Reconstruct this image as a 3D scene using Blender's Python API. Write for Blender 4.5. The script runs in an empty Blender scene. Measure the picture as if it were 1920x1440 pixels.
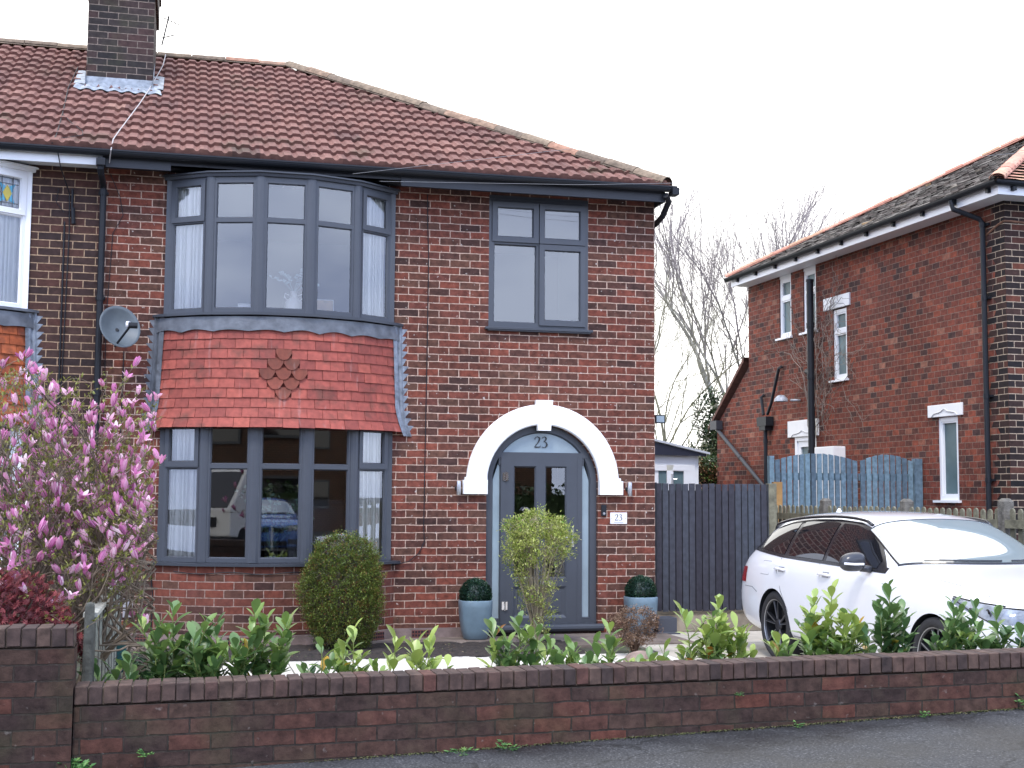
import bpy, bmesh, math, random
from mathutils import Vector, Matrix
from mathutils.bvhtree import BVHTree
R = math.radians
random.seed(7)
S = bpy.context.scene
COL = S.collection
# ------------------------------------------------------------------ camera
cd = bpy.data.cameras.new("camera"); cam = bpy.data.objects.new("camera", cd); COL.objects.link(cam)
S.camera = cam
f_, yaw, pit, rol = 2501.118, 0.241779499, 0.0839108395, 0.00649705104
cyw, syw = math.cos(yaw), math.sin(yaw)
fw = Vector((syw*math.cos(pit), cyw*math.cos(pit), math.sin(pit)))
rt = Vector((cyw, -syw, 0)); up = rt.cross(fw)
r_ = rt*math.cos(rol)+up*math.sin(rol); u_ = -rt*math.sin(rol)+up*math.cos(rol)
m = Matrix((r_, u_, -fw)).transposed().to_4x4(); m.translation = Vector((-5.303, -14.588, 1.55))
cam.matrix_world = m
cd.sensor_width = 36; cd.lens = f_/1920*36; cd.clip_start = 0.1; cd.clip_end = 3000
# ------------------------------------------------------------------ world and light
SUN_EL, SUN_AZ = R(52), R(200)
w = bpy.data.worlds.new("World"); S.world = w; w.use_nodes = True
nt = w.node_tree; N = nt.nodes; L = nt.links; N.clear()
wo = N.new('ShaderNodeOutputWorld'); bg = N.new('ShaderNodeBackground'); L.new(bg.outputs[0], wo.inputs[0])
sky = N.new('ShaderNodeTexSky'); sky.sky_type = 'NISHITA'; sky.sun_disc = False
sky.sun_elevation = SUN_EL; sky.sun_rotation = SUN_AZ; sky.dust_density = 3.0; sky.air_density = 1.0
hs = N.new('ShaderNodeHueSaturation'); hs.inputs['Saturation'].default_value = 0.12
L.new(sky.outputs[0], hs.inputs['Color'])
tc = N.new('ShaderNodeTexCoord'); cn = N.new('ShaderNodeTexNoise'); cn.inputs['Scale'].default_value = 2.6
cn.inputs['Detail'].default_value = 6; cn.inputs['Roughness'].default_value = 0.55
mp = N.new('ShaderNodeMapping'); mp.inputs['Scale'].default_value = (1, 1, 2.2)
L.new(tc.outputs['Generated'], mp.inputs[0]); L.new(mp.outputs[0], cn.inputs['Vector'])
cr = N.new('ShaderNodeValToRGB'); cr.color_ramp.elements[0].position = 0.38; cr.color_ramp.elements[1].position = 0.62
cr.color_ramp.elements[0].color = (0.37, 0.48, 0.82, 1); cr.color_ramp.elements[1].color = (1.02, 1.16, 1.46, 1)
L.new(cn.outputs['Fac'], cr.inputs[0])
mx = N.new('ShaderNodeMix'); mx.data_type = 'RGBA'; mx.blend_type = 'MULTIPLY'; mx.inputs[0].default_value = 1
L.new(hs.outputs[0], mx.inputs[6]); L.new(cr.outputs[0], mx.inputs[7])
# overcast deck: grey-white cloud mixed over the clear sky
mx2 = N.new('ShaderNodeMix'); mx2.data_type = 'RGBA'; mx2.inputs[0].default_value = 0.6
mx3 = N.new('ShaderNodeMix'); mx3.data_type = 'RGBA'; mx3.blend_type = 'MULTIPLY'; mx3.inputs[0].default_value = 1
mx3.inputs[6].default_value = (20.5, 20.5, 21.0, 1); L.new(cr.outputs[0], mx3.inputs[7])
L.new(mx.outputs[2], mx2.inputs[6]); L.new(mx3.outputs[2], mx2.inputs[7])
# thin bright cloud towards the north-east (in front of the camera), heavier blue-grey cloud behind it
sp = N.new('ShaderNodeSeparateXYZ'); L.new(tc.outputs['Generated'], sp.inputs[0])
br = N.new('ShaderNodeMapRange'); br.inputs[1].default_value = -0.1; br.inputs[2].default_value = 0.5; br.inputs[3].default_value = 0; br.inputs[4].default_value = 1; L.new(sp.outputs['Y'], br.inputs[0])
mx4 = N.new('ShaderNodeMix'); mx4.data_type = 'RGBA'; L.new(br.outputs[0], mx4.inputs[0]); L.new(mx2.outputs[2], mx4.inputs[6]); mx4.inputs[7].default_value = (15.0, 14.8, 14.4, 1)
L.new(mx4.outputs[2], bg.inputs[0]); bg.inputs[1].default_value = 0.1
sd = bpy.data.lights.new("sun", 'SUN'); sd.energy = 1.3; sd.angle = R(12); sd.color = (1, 0.91, 0.78)
so = bpy.data.objects.new("sun", sd); COL.objects.link(so)
# light comes from behind-left of the camera
sdir = Vector((0.35, 0.75, -1.15)).normalized(); so.rotation_euler = sdir.to_track_quat('-Z', 'Y').to_euler(); so.location = (0, -20, 30)
sky.sun_rotation = math.atan2(-sdir.x, -sdir.y)
sky.sun_elevation = math.asin(-sdir.z)
S.view_settings.view_transform = 'Standard'; S.view_settings.look = 'None'; S.view_settings.gamma = 1
S.view_settings.exposure = 0.82
S.render.engine = 'CYCLES'
S.cycles.max_bounces = 8; S.cycles.transparent_max_bounces = 24
# ------------------------------------------------------------------ materials
def newmat(name):
    m = bpy.data.materials.new(name); m.use_nodes = True
    return m, m.node_tree.nodes, m.node_tree.links, m.node_tree.nodes['Principled BSDF']
def plain(name, col, rough=0.6, metal=0, spec=0.5, bump=0, bscale=60, var=0, vscale=8, coat=0):
    m, N, L, b = newmat(name)
    b.inputs['Base Color'].default_value = (*col, 1); b.inputs['Roughness'].default_value = rough
    b.inputs['Metallic'].default_value = metal; b.inputs['Specular IOR Level'].default_value = spec
    if coat: b.inputs['Coat Weight'].default_value = coat; b.inputs['Coat Roughness'].default_value = 0.03
    tc = N.new('ShaderNodeTexCoord')
    if var:
        n = N.new('ShaderNodeTexNoise'); n.inputs['Scale'].default_value = vscale; n.inputs['Detail'].default_value = 8
        L.new(tc.outputs['Object'], n.inputs[0])
        h = N.new('ShaderNodeHueSaturation'); h.inputs['Color'].default_value = (*col, 1)
        mr = N.new('ShaderNodeMapRange'); mr.inputs[1].default_value = .3; mr.inputs[2].default_value = .7
        mr.inputs[3].default_value = 1-var; mr.inputs[4].default_value = 1+var
        L.new(n.outputs[0], mr.inputs[0]); L.new(mr.outputs[0], h.inputs['Value']); L.new(h.outputs[0], b.inputs['Base Color'])
    if bump:
        n = N.new('ShaderNodeTexNoise'); n.inputs['Scale'].default_value = bscale; n.inputs['Detail'].default_value = 5
        L.new(tc.outputs['Object'], n.inputs[0])
        bp = N.new('ShaderNodeBump'); bp.inputs['Strength'].default_value = bump; bp.inputs['Distance'].default_value = 0.01
        L.new(n.outputs[0], bp.inputs['Height']); L.new(bp.outputs[0], b.inputs['Normal'])
    return m
def ramp_set(cr, stops):
    e = cr.color_ramp.elements
    while len(e) < len(stops): e.new(0.5)
    for i, (p, c) in enumerate(stops): e[i].position = p; e[i].color = (*c, 1)
def brick(name, stops, mortar, bw=.232, bh=.0825, ms=.0055, wob=.004, dirt=.35, rough=.85, green=0, speck=0, white=.0, offs=0.5, inter=False, off=(0, 0), wear=0, bumpd=.006):
    """bricks laid in metres over the UV map; colour picked per brick from the ramp"""
    m, N, L, b = newmat(name)
    uv = N.new('ShaderNodeUVMap')
    mp = N.new('ShaderNodeMapping'); mp.inputs['Location'].default_value = (off[0], off[1], 0)
    n1 = N.new('ShaderNodeTexNoise'); n1.inputs['Scale'].default_value = 9; n1.inputs['Detail'].default_value = 4
    L.new(uv.outputs[0], mp.inputs[0]); L.new(mp.outputs[0], n1.inputs['Vector'])
    sub = N.new('ShaderNodeVectorMath'); sub.operation = 'SUBTRACT'; sub.inputs[1].default_value = (.5, .5, .5)
    L.new(n1.outputs['Color'], sub.inputs[0])
    sc = N.new('ShaderNodeVectorMath'); sc.operation = 'SCALE'; sc.inputs['Scale'].default_value = wob*2
    L.new(sub.outputs[0], sc.inputs[0])
    ad = N.new('ShaderNodeVectorMath'); L.new(mp.outputs[0], ad.inputs[0]); L.new(sc.outputs[0], ad.inputs[1])
    def bk():
        k = N.new('ShaderNodeTexBrick'); k.inputs['Scale'].default_value = 1
        k.inputs['Brick Width'].default_value = bw; k.inputs['Row Height'].default_value = bh
        k.inputs['Mortar Size'].default_value = ms; k.inputs['Mortar Smooth'].default_value = .25; k.offset = offs
        k.inputs['Color1'].default_value = (0, 0, 0, 1); k.inputs['Color2'].default_value = (1, 1, 1, 1); k.inputs['Mortar'].default_value = (.5, .5, .5, 1)
        L.new(ad.outputs[0], k.inputs['Vector']); return k
    k = bk()
    cr = N.new('ShaderNodeValToRGB'); cr.color_ramp.interpolation = 'LINEAR'; ramp_set(cr, stops)
    L.new(k.outputs['Color'], cr.inputs[0])
    # blotches inside bricks
    n2 = N.new('ShaderNodeTexNoise'); n2.inputs['Scale'].default_value = 14; n2.inputs['Detail'].default_value = 7; n2.inputs['Roughness'].default_value = .65
    L.new(mp.outputs[0], n2.inputs['Vector'])
    mr = N.new('ShaderNodeMapRange'); mr.inputs[1].default_value = .3; mr.inputs[2].default_value = .7; mr.inputs[3].default_value = 1-dirt; mr.inputs[4].default_value = 1+dirt
    L.new(n2.outputs[0], mr.inputs[0])
    # broad weather staining
    n3 = N.new('ShaderNodeTexNoise'); n3.inputs['Scale'].default_value = .9; n3.inputs['Detail'].default_value = 5
    L.new(mp.outputs[0], n3.inputs['Vector'])
    mr3 = N.new('ShaderNodeMapRange'); mr3.inputs[1].default_value = .3; mr3.inputs[2].default_value = .7; mr3.inputs[3].default_value = .74; mr3.inputs[4].default_value = 1.2
    L.new(n3.outputs[0], mr3.inputs[0])
    mm = N.new('ShaderNodeMath'); mm.operation = 'MULTIPLY'; L.new(mr.outputs[0], mm.inputs[0]); L.new(mr3.outputs[0], mm.inputs[1])
    hs = N.new('ShaderNodeHueSaturation'); L.new(cr.outputs[0], hs.inputs['Color']); L.new(mm.outputs[0], hs.inputs['Value'])
    col = hs.outputs[0]
    # mortar
    n4 = N.new('ShaderNodeTexNoise'); n4.inputs['Scale'].default_value = 30; n4.inputs['Detail'].default_value = 4
    L.new(mp.outputs[0], n4.inputs['Vector'])
    mc = N.new('ShaderNodeHueSaturation'); mc.inputs['Color'].default_value = (*mortar, 1)
    mr4 = N.new('ShaderNodeMapRange'); mr4.inputs[1].default_value = .3; mr4.inputs[2].default_value = .7; mr4.inputs[3].default_value = .6; mr4.inputs[4].default_value = 1.35
    L.new(n4.outputs[0], mr4.inputs[0]); L.new(mr4.outputs[0], mc.inputs['Value'])
    mx = N.new('ShaderNodeMix'); mx.data_type = 'RGBA'
    L.new(k.outputs['Fac'], mx.inputs[0]); L.new(col, mx.inputs[6]); L.new(mc.outputs[0], mx.inputs[7])
    out = mx.outputs[2]
    def overlay(out, colr, scale, lo, hi, amt, det=6):
        n = N.new('ShaderNodeTexNoise'); n.inputs['Scale'].default_value = scale; n.inputs['Detail'].default_value = det
        L.new(mp.outputs[0], n.inputs['Vector'])
        r = N.new('ShaderNodeMapRange'); r.inputs[1].default_value = lo; r.inputs[2].default_value = hi; r.inputs[3].default_value = 0; r.inputs[4].default_value = amt
        L.new(n.outputs[0], r.inputs[0])
        x = N.new('ShaderNodeMix'); x.data_type = 'RGBA'; L.new(r.outputs[0], x.inputs[0]); L.new(out, x.inputs[6]); x.inputs[7].default_value = (*colr, 1)
        return x.outputs[2]
    if white: out = overlay(out, (.6, .55, .5), 22, .66, .74, white)
    if green: out = overlay(out, (.05, .055, .025), 3.5, .5, .7, green)
    L.new(out, b.inputs['Base Color'])
    b.inputs['Roughness'].default_value = rough; b.inputs['Specular IOR Level'].default_value = .25
    inv = N.new('ShaderNodeMath'); inv.operation = 'SUBTRACT'; inv.inputs[0].default_value = 1; L.new(k.outputs['Fac'], inv.inputs[1])
    ns = N.new('ShaderNodeMath'); ns.operation = 'MULTIPLY_ADD'; L.new(n2.outputs[0], ns.inputs[0]); ns.inputs[1].default_value = .5; L.new(inv.outputs[0], ns.inputs[2])
    bp = N.new('ShaderNodeBump'); bp.inputs['Strength'].default_value = .8; bp.inputs['Distance'].default_value = bumpd
    L.new(ns.outputs[0], bp.inputs['Height']); L.new(bp.outputs[0], b.inputs['Normal'])
    return m
def uvramp(name, stops, rough=.5, spec=.4, trans=0, bump=0, noise=0, sheen=0, over=()):
    """colour picked per leaf / tile from UV.x (a random number baked per face)"""
    m, N, L, b = newmat(name)
    uv = N.new('ShaderNodeUVMap'); sx = N.new('ShaderNodeSeparateXYZ'); L.new(uv.outputs[0], sx.inputs[0])
    cr = N.new('ShaderNodeValToRGB'); ramp_set(cr, stops); L.new(sx.outputs[0], cr.inputs[0])
    out = cr.outputs[0]
    tc = N.new('ShaderNodeTexCoord')
    if noise:
        n = N.new('ShaderNodeTexNoise'); n.inputs['Scale'].default_value = 18; n.inputs['Detail'].default_value = 8; L.new(tc.outputs['Object'], n.inputs[0])
        r = N.new('ShaderNodeMapRange'); r.inputs[1].default_value = .3; r.inputs[2].default_value = .7; r.inputs[3].default_value = 1-noise; r.inputs[4].default_value = 1+noise
        L.new(n.outputs[0], r.inputs[0]); h = N.new('ShaderNodeHueSaturation'); L.new(out, h.inputs['Color']); L.new(r.outputs[0], h.inputs['Value']); out = h.outputs[0]
    for (oc, os_, lo, hi, amt) in over:      # dirt, bloom and moss patches of their own shape
        q = N.new('ShaderNodeMapping'); q.inputs['Scale'].default_value = os_; L.new(tc.outputs['Object'], q.inputs[0])
        n = N.new('ShaderNodeTexNoise'); n.inputs['Scale'].default_value = 1; n.inputs['Detail'].default_value = 7; L.new(q.outputs[0], n.inputs[0])
        r = N.new('ShaderNodeMapRange'); r.inputs[1].default_value = lo; r.inputs[2].default_value = hi; r.inputs[3].default_value = 0; r.inputs[4].default_value = amt; L.new(n.outputs[0], r.inputs[0])
        x = N.new('ShaderNodeMix'); x.data_type = 'RGBA'; L.new(r.outputs[0], x.inputs[0]); L.new(out, x.inputs[6]); x.inputs[7].default_value = (*oc, 1); out = x.outputs[2]
    L.new(out, b.inputs['Base Color']); b.inputs['Roughness'].default_value = rough; b.inputs['Specular IOR Level'].default_value = spec
    if bump:
        n = N.new('ShaderNodeTexNoise'); n.inputs['Scale'].default_value = 90; n.inputs['Detail'].default_value = 5; L.new(tc.outputs['Object'], n.inputs[0])
        bp = N.new('ShaderNodeBump'); bp.inputs['Strength'].default_value = bump; bp.inputs['Distance'].default_value = .004; L.new(n.outputs[0], bp.inputs['Height']); L.new(bp.outputs[0], b.inputs['Normal'])
    if trans:
        t = N.new('ShaderNodeBsdfTranslucent'); L.new(out, t.inputs[0]); x = N.new('ShaderNodeMixShader'); x.inputs[0].default_value = trans
        L.new(b.outputs[0], x.inputs[1]); L.new(t.outputs[0], x.inputs[2]); L.new(x.outputs[0], N['Material Output'].inputs[0])
    return m
def glassmat(name, ior=1.8, tint=(1, 1, 1), rough=0.0, base=.0, wob=.0):
    m = bpy.data.materials.new(name); m.use_nodes = True; N = m.node_tree.nodes; L = m.node_tree.links; N.clear()
    o = N.new('ShaderNodeOutputMaterial'); g = N.new('ShaderNodeBsdfGlossy'); g.inputs['Roughness'].default_value = rough
    t = N.new('ShaderNodeBsdfTransparent'); t.inputs[0].default_value = (*tint, 1)
    fr = N.new('ShaderNodeFresnel'); fr.inputs[0].default_value = ior
    a = N.new('ShaderNodeMath'); a.operation = 'ADD'; a.inputs[1].default_value = base; a.use_clamp = True; L.new(fr.outputs[0], a.inputs[0])
    x = N.new('ShaderNodeMixShader'); L.new(a.outputs[0], x.inputs[0]); L.new(t.outputs[0], x.inputs[1]); L.new(g.outputs[0], x.inputs[2]); L.new(x.outputs[0], o.inputs[0])
    if wob:
        tc = N.new('ShaderNodeTexCoord'); n = N.new('ShaderNodeTexNoise'); n.inputs['Scale'].default_value = 1.5; L.new(tc.outputs['Object'], n.inputs[0])
        bp = N.new('ShaderNodeBump'); bp.inputs['Strength'].default_value = wob; bp.inputs['Distance'].default_value = .02; L.new(n.outputs[0], bp.inputs['Height']); L.new(bp.outputs[0], g.inputs['Normal'])
    return m
M = {}
BR = [(0.0, (.050, .026, .022)), (.06, (.062, .030, .024)), (.17, (.090, .038, .028)), (.34, (.102, .050, .034)), (.45, (.112, .040, .027)), (.65, (.138, .043, .029)), (.85, (.170, .049, .031)), (1, (.115, .041, .031))]
M['brick'] = brick('red brown brick', BR, (.45, .32, .25), off=(0, .0105), white=.75, ms=.0058, wob=.007, dirt=.5)
M['brick_dark'] = brick('dark brown brick', [(0, (.030, .020, .02)), (.35, (.048, .027, .024)), (.6, (.058, .034, .028)), (.8, (.08, .034, .026)), (1, (.055, .03, .025))], (.36, .25, .16), off=(.1, .0105))
M['brick_orange'] = brick('orange red brick', [(0, (.055, .03, .028)), (.15, (.10, .038, .028)), (.4, (.15, .044, .030)), (.75, (.18, .050, .032)), (.95, (.23, .060, .034)), (1, (.26, .12, .08))], (.21, .15, .115), bw=.172, bh=.0855, ms=.0048, dirt=.45, wob=.007)
M['brick_soot'] = brick('sooty brick', [(0, (.014, .012, .013)), (.5, (.03, .019, .017)), (.85, (.05, .026, .021)), (1, (.12, .04, .025))], (.42, .33, .24), bh=.0855)
M['brick_wall'] = brick('garden wall brick', [(0, (.038, .024, .022)), (.25, (.054, .032, .026)), (.5, (.068, .040, .030)), (.75, (.070, .035, .027)), (.95, (.090, .038, .028)), (1, (.115, .042, .029))], (.035, .027, .022), bw=.23, bh=.086, ms=.0055, wob=.009, dirt=.5, green=.3, white=.15, off=(.05, 0), bumpd=.02)
M['chimney_brick'] = brick('chimney brick', [(0, (.02, .018, .018)), (.6, (.036, .028, .026)), (1, (.055, .03, .027))], (.2, .16, .13), bh=.083, green=.35, off=(.05, 0))
M['coping'] = uvramp('coping brick', [(0, (.042, .029, .026)), (.35, (.066, .041, .034)), (.7, (.082, .052, .040)), (.93, (.07, .038, .031)), (1, (.13, .048, .034))], rough=.85, noise=.45, bump=.6)
M['mortar'] = plain('mortar', (.1, .075, .055), .95, bump=.5, var=.4, vscale=20)
M['grey'] = plain('anthracite plastic', (.056, .063, .076), .38, spec=.45, var=.04)
M['grey_dark'] = plain('anthracite sill', (.038, .043, .053), .35)
M['black'] = plain('black plastic', (.012, .014, .018), .5, spec=.3)
M['fascia'] = plain('painted fascia', (.022, .025, .032), .5, var=.1)
M['white'] = plain('white plastic', (.8, .81, .82), .35)
M['white_paint'] = plain('white masonry paint', (.82, .82, .8), .7, bump=.15, bscale=40, var=.03)
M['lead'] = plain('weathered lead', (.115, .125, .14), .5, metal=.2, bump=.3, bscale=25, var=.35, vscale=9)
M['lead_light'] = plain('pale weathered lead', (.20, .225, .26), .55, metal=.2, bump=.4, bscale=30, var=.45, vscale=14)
M['tile'] = uvramp('clay wall tile', [(0, (.21, .05, .038)), (.3, (.28, .066, .048)), (.8, (.34, .082, .058)), (.86, (.36, .09, .06)), (.93, (.17, .045, .026)), (1, (.145, .04, .024))], rough=.75, noise=.2, bump=.4, over=[((.07, .045, .03), (5, 5, 5), .54, .72, .6), ((.45, .36, .33), (11, 11, 1.3), .62, .76, .35)])
M['tile_orange'] = uvramp('orange clay tile', [(0, (.22, .05, .02)), (.5, (.36, .085, .025)), (1, (.42, .12, .05))], rough=.75, noise=.3, bump=.4, over=[((.06, .04, .03), (6, 6, 6), .5, .7, .6)])
M['rtile'] = uvramp('concrete roof tile', [(0, (.105, .052, .043)), (.3, (.15, .070, .055)), (.6, (.185, .086, .066)), (.85, (.215, .105, .08)), (1, (.28, .16, .115))], rough=.85, noise=.25, bump=.6, over=[((.05, .052, .025), (1.4, 1.4, 1.4), .6, .75, .6)])
M['ridge'] = uvramp('ridge tile', [(0, (.16, .12, .085)), (.6, (.24, .18, .12)), (1, (.34, .17, .11))], rough=.9, noise=.35, bump=.8)
M['ridge_pink'] = uvramp('terracotta ridge tile', [(0, (.5, .22, .15)), (.6, (.58, .3, .21)), (1, (.45, .27, .16))], rough=.8, noise=.25)
M['slate'] = uvramp('dark mossy plain tile', [(0, (.014, .011, .012)), (.4, (.032, .023, .023)), (.8, (.06, .042, .038)), (.96, (.10, .08, .06)), (1, (.24, .15, .07))], rough=.55, noise=.6, bump=.8)
M['glass'] = glassmat('window glass', ior=1.9, base=.07, wob=.012)
M['glass_low'] = M['glass']
M['glass_car'] = glassmat('tinted car glass', ior=1.5, tint=(.12, .13, .14), base=.02)
M['glass_screen'] = glassmat('windscreen glass', ior=1.9, tint=(.55, .6, .62), base=.16)
M['frost'] = plain('frosted glass', (.26, .33, .37), .22, spec=.8, var=.12, vscale=3)
M['frost_dark'] = plain('obscured glass', (.10, .155, .165), .4, spec=.35, var=.25, vscale=2.5)
M['plaster'] = plain('room plaster', (.16, .16, .16), .9)
M['floor_in'] = plain('room floor', (.1, .07, .05), .7)
M['curtain'] = uvramp('voile curtain', [(0, (.93, .95, .93)), (1, (.93, .95, .93))], rough=.9, trans=.06)
M['concrete'] = plain('plinth concrete', (.2, .15, .135), .9, bump=.5, bscale=50, var=.3, vscale=7)
M['wood_old'] = plain('weathered timber', (.16, .15, .1), .85, bump=.6, bscale=40, var=.4, vscale=12)
M['wood_green'] = plain('mossy grey timber', (.07, .072, .06), .85, bump=.6, bscale=40, var=.5, vscale=15)
M['wood_blue'] = uvramp('blue painted timber', [(0, (.075, .115, .15)), (.5, (.11, .17, .215)), (1, (.16, .25, .30))], rough=.7, noise=.3, bump=.3)
M['wood_dark'] = uvramp('dark stained timber', [(0, (.024, .022, .03)), (.5, (.036, .036, .046)), (1, (.05, .058, .072))], rough=.6, noise=.3, bump=.3)
M['wood_orange'] = plain('fresh timber', (.35, .2, .07), .8, var=.25)
M['post_conc'] = plain('concrete post', (.13, .12, .1), .95, bump=.8, bscale=60, var=.4, vscale=20)
M['bark'] = plain('bark', (.085, .07, .05), .9, bump=.5, var=.4, vscale=20)
M['bark_grey'] = plain('grey bark', (.16, .14, .125), .9, bump=.5, var=.5, vscale=6)
M['bark_birch'] = plain('birch bark', (.3, .29, .25), .8, bump=.5, var=.6, vscale=5)
M['pot'] = plain('blue grey glazed pot', (.13, .19, .23), .42, bump=.15, bscale=30, var=.18, vscale=6)
M['soil'] = plain('garden soil', (.03, .022, .017), .95, bump=1.0, bscale=35, var=.6, vscale=25)
M['chrome'] = plain('chrome', (.7, .7, .72), .12, metal=1)
M['steel'] = plain('brushed steel', (.55, .55, .55), .35, metal=1)
M['stem'] = plain('green stem', (.16, .2, .04), .6)
M['teal'] = plain('teal plastic', (.02, .1, .1), .4)
M['sign'] = plain('white sign', (.8, .8, .82), .3)
M['ink'] = plain('black lettering', (.01, .01, .012), .5)
M['ink_grey'] = plain('grey lettering', (.35, .37, .42), .5)
# ------------------------------------------------------------------ mesh helper
class MB:
    def __init__(s): s.v = []; s.f = []; s.uv = []; s.mi = []; s.cur = 0
    def face(s, pts, uv=None):
        i = len(s.v); s.v.extend([tuple(p) for p in pts]); s.f.append(tuple(range(i, i+len(pts)))); s.uv.append(uv); s.mi.append(s.cur)
    def mesh(s, verts, faces, uv=None):
        i = len(s.v); s.v.extend([tuple(p) for p in verts])
        for f in faces: s.f.append(tuple(i+k for k in f)); s.uv.append(uv if uv is None or not callable(uv) else uv(f)); s.mi.append(s.cur)
    def box(s, x0, x1, y0, y1, z0, z1, T=None, r=None):
        c = [(x0, y0, z0), (x1, y0, z0), (x1, y1, z0), (x0, y1, z0), (x0, y0, z1), (x1, y0, z1), (x1, y1, z1), (x0, y1, z1)]
        if T: c = [tuple(T(Vector(p))) for p in c]
        fs = [(0, 3, 2, 1), (4, 5, 6, 7), (0, 1, 5, 4), (1, 2, 6, 5), (2, 3, 7, 6), (3, 0, 4, 7)]
        uv = None if r is None else r
        i = len(s.v); s.v.extend(c)
        for f in fs: s.f.append(tuple(i+k for k in f)); s.uv.append(uv); s.mi.append(s.cur)
    def tube(s, path, rad, n=6, cap=True, r=None):
        path = [Vector(p) for p in path]; m_ = len(path)
        rads = rad if isinstance(rad, (list, tuple)) else [rad]*m_
        i0 = len(s.v); a = None
        for k, p in enumerate(path):
            t = (path[min(k+1, m_-1)]-path[max(k-1, 0)]).normalized()
            if a is None: a = t.orthogonal().normalized()
            else:
                a = (a-t*a.dot(t)); a = a.normalized() if a.length > 1e-6 else t.orthogonal().normalized()
            b = t.cross(a)
            for j in range(n):
                th = 2*math.pi*j/n; s.v.append(tuple(p+(a*math.cos(th)+b*math.sin(th))*rads[k]))
        for k in range(m_-1):
            for j in range(n):
                q = (i0+k*n+j, i0+k*n+(j+1) % n, i0+(k+1)*n+(j+1) % n, i0+(k+1)*n+j)
                s.f.append(q); s.uv.append(r); s.mi.append(s.cur)
        if cap:
            s.f.append(tuple(i0+j for j in range(n))[::-1]); s.uv.append(r); s.mi.append(s.cur)
            s.f.append(tuple(i0+(m_-1)*n+j for j in range(n))); s.uv.append(r); s.mi.append(s.cur)
    def grid(s, P, uv=None, close=False):
        nr = len(P); nc = len(P[0]); i0 = len(s.v)
        for row in P: s.v.extend([tuple(p) for p in row])
        for a in range(nr-1):
            for b in range(nc-1 if not close else nc):
                b2 = (b+1) % nc
                s.f.append((i0+a*nc+b, i0+a*nc+b2, i0+(a+1)*nc+b2, i0+(a+1)*nc+b)); s.mi.append(s.cur)
                s.uv.append(None if uv is None else (uv if isinstance(uv, float) else [uv[a][b], uv[a][b+1], uv[a+1][b+1], uv[a+1][b]]))
    def lathe(s, prof, c=(0, 0, 0), n=32, sq=0, axis='z'):
        P = []
        for (r, z) in prof:
            row = []
            for j in range(n):
                th = 2*math.pi*j/n; cx, sy = math.cos(th), math.sin(th)
                k = 1 if not sq else 1/(abs(cx)**sq+abs(sy)**sq)**(1/sq)
                x, y = r*cx*k, r*sy*k
                row.append((c[0]+x, c[1]+y, c[2]+z) if axis == 'z' else ((c[0]+z, c[1]+x, c[2]+y) if axis == 'x' else (c[0]+x, c[1]+z, c[2]+y)))
            P.append(row)
        s.grid(P, close=True)
    def build(s, name, mat, parent=None, smooth=False, bevel=0, auto=None):
        me = bpy.data.meshes.new(name); me.from_pydata(s.v, [], s.f); me.update()
        ul = me.uv_layers.new(name='UVMap')
        dat = [0.0]*(2*len(me.loops))
        for p in me.polygons:
            u = s.uv[p.index]
            if u is None:
                nx, ny, nz = abs(p.normal.x), abs(p.normal.y), abs(p.normal.z)
                ax = 0 if nx >= ny and nx >= nz else (1 if ny >= nz else 2)
            for k, li in enumerate(p.loop_indices):
                if u is None:
                    c = me.vertices[me.loops[li].vertex_index].co
                    q = (c.y, c.z) if ax == 0 else ((c.x, c.z) if ax == 1 else (c.x, c.y))
                elif isinstance(u, float): q = (u, 0.5)
                else: q = u[k]
                dat[2*li] = q[0]; dat[2*li+1] = q[1]
        ul.data.foreach_set('uv', dat)
        mats = mat if isinstance(mat, list) else [mat]
        for mm in mats: me.materials.append(mm)
        if len(mats) > 1: me.polygons.foreach_set('material_index', s.mi)
        if smooth: me.polygons.foreach_set('use_smooth', [True]*len(me.polygons))
        if auto is not None:
            me.polygons.foreach_set('use_smooth', [True]*len(me.polygons))
            bm = bmesh.new(); bm.from_mesh(me); bmesh.ops.remove_doubles(bm, verts=bm.verts, dist=1e-5)
            for e in bm.edges:
                if len(e.link_faces) == 2 and e.calc_face_angle(0) > R(auto): e.smooth = False
            bm.to_mesh(me); bm.free()
        o = bpy.data.objects.new(name, me); COL.objects.link(o)
        if bevel:
            bm = bmesh.new(); bm.from_mesh(me); bmesh.ops.remove_doubles(bm, verts=bm.verts, dist=1e-6); bm.to_mesh(me); bm.free()
            b = o.modifiers.new('bevel', 'BEVEL'); b.width = bevel; b.segments = 2; b.limit_method = 'ANGLE'; b.angle_limit = R(40)
        if parent: attach(o, parent)
        return o
def attach(o, parent):
    o.parent = parent
    root = parent
    mw = parent_matrix(parent)
    o.matrix_parent_inverse = mw.inverted()
def parent_matrix(o):
    if o.parent is None: return o.matrix_basis.copy()
    return parent_matrix(o.parent) @ o.matrix_parent_inverse @ o.matrix_basis
def thing(name, label, cat, loc=(0, 0, 0), group=None):
    o = bpy.data.objects.new(name, None); COL.objects.link(o); o.location = loc; o.empty_display_size = .1
    o['label'] = label; o['category'] = cat
    if group: o['group'] = group
    return o
def tag(o, label, cat, group=None):
    o['label'] = label; o['category'] = cat
    if group: o['group'] = group
    return o
def struct(o): o['kind'] = 'structure'; return o
def part(name, mb, mat, parent, label=None, **k):
    o = mb.build(name, mat, parent, **k)
    if label: o['label'] = label
    return o
def rnd(a, b): return random.uniform(a, b)
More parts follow.
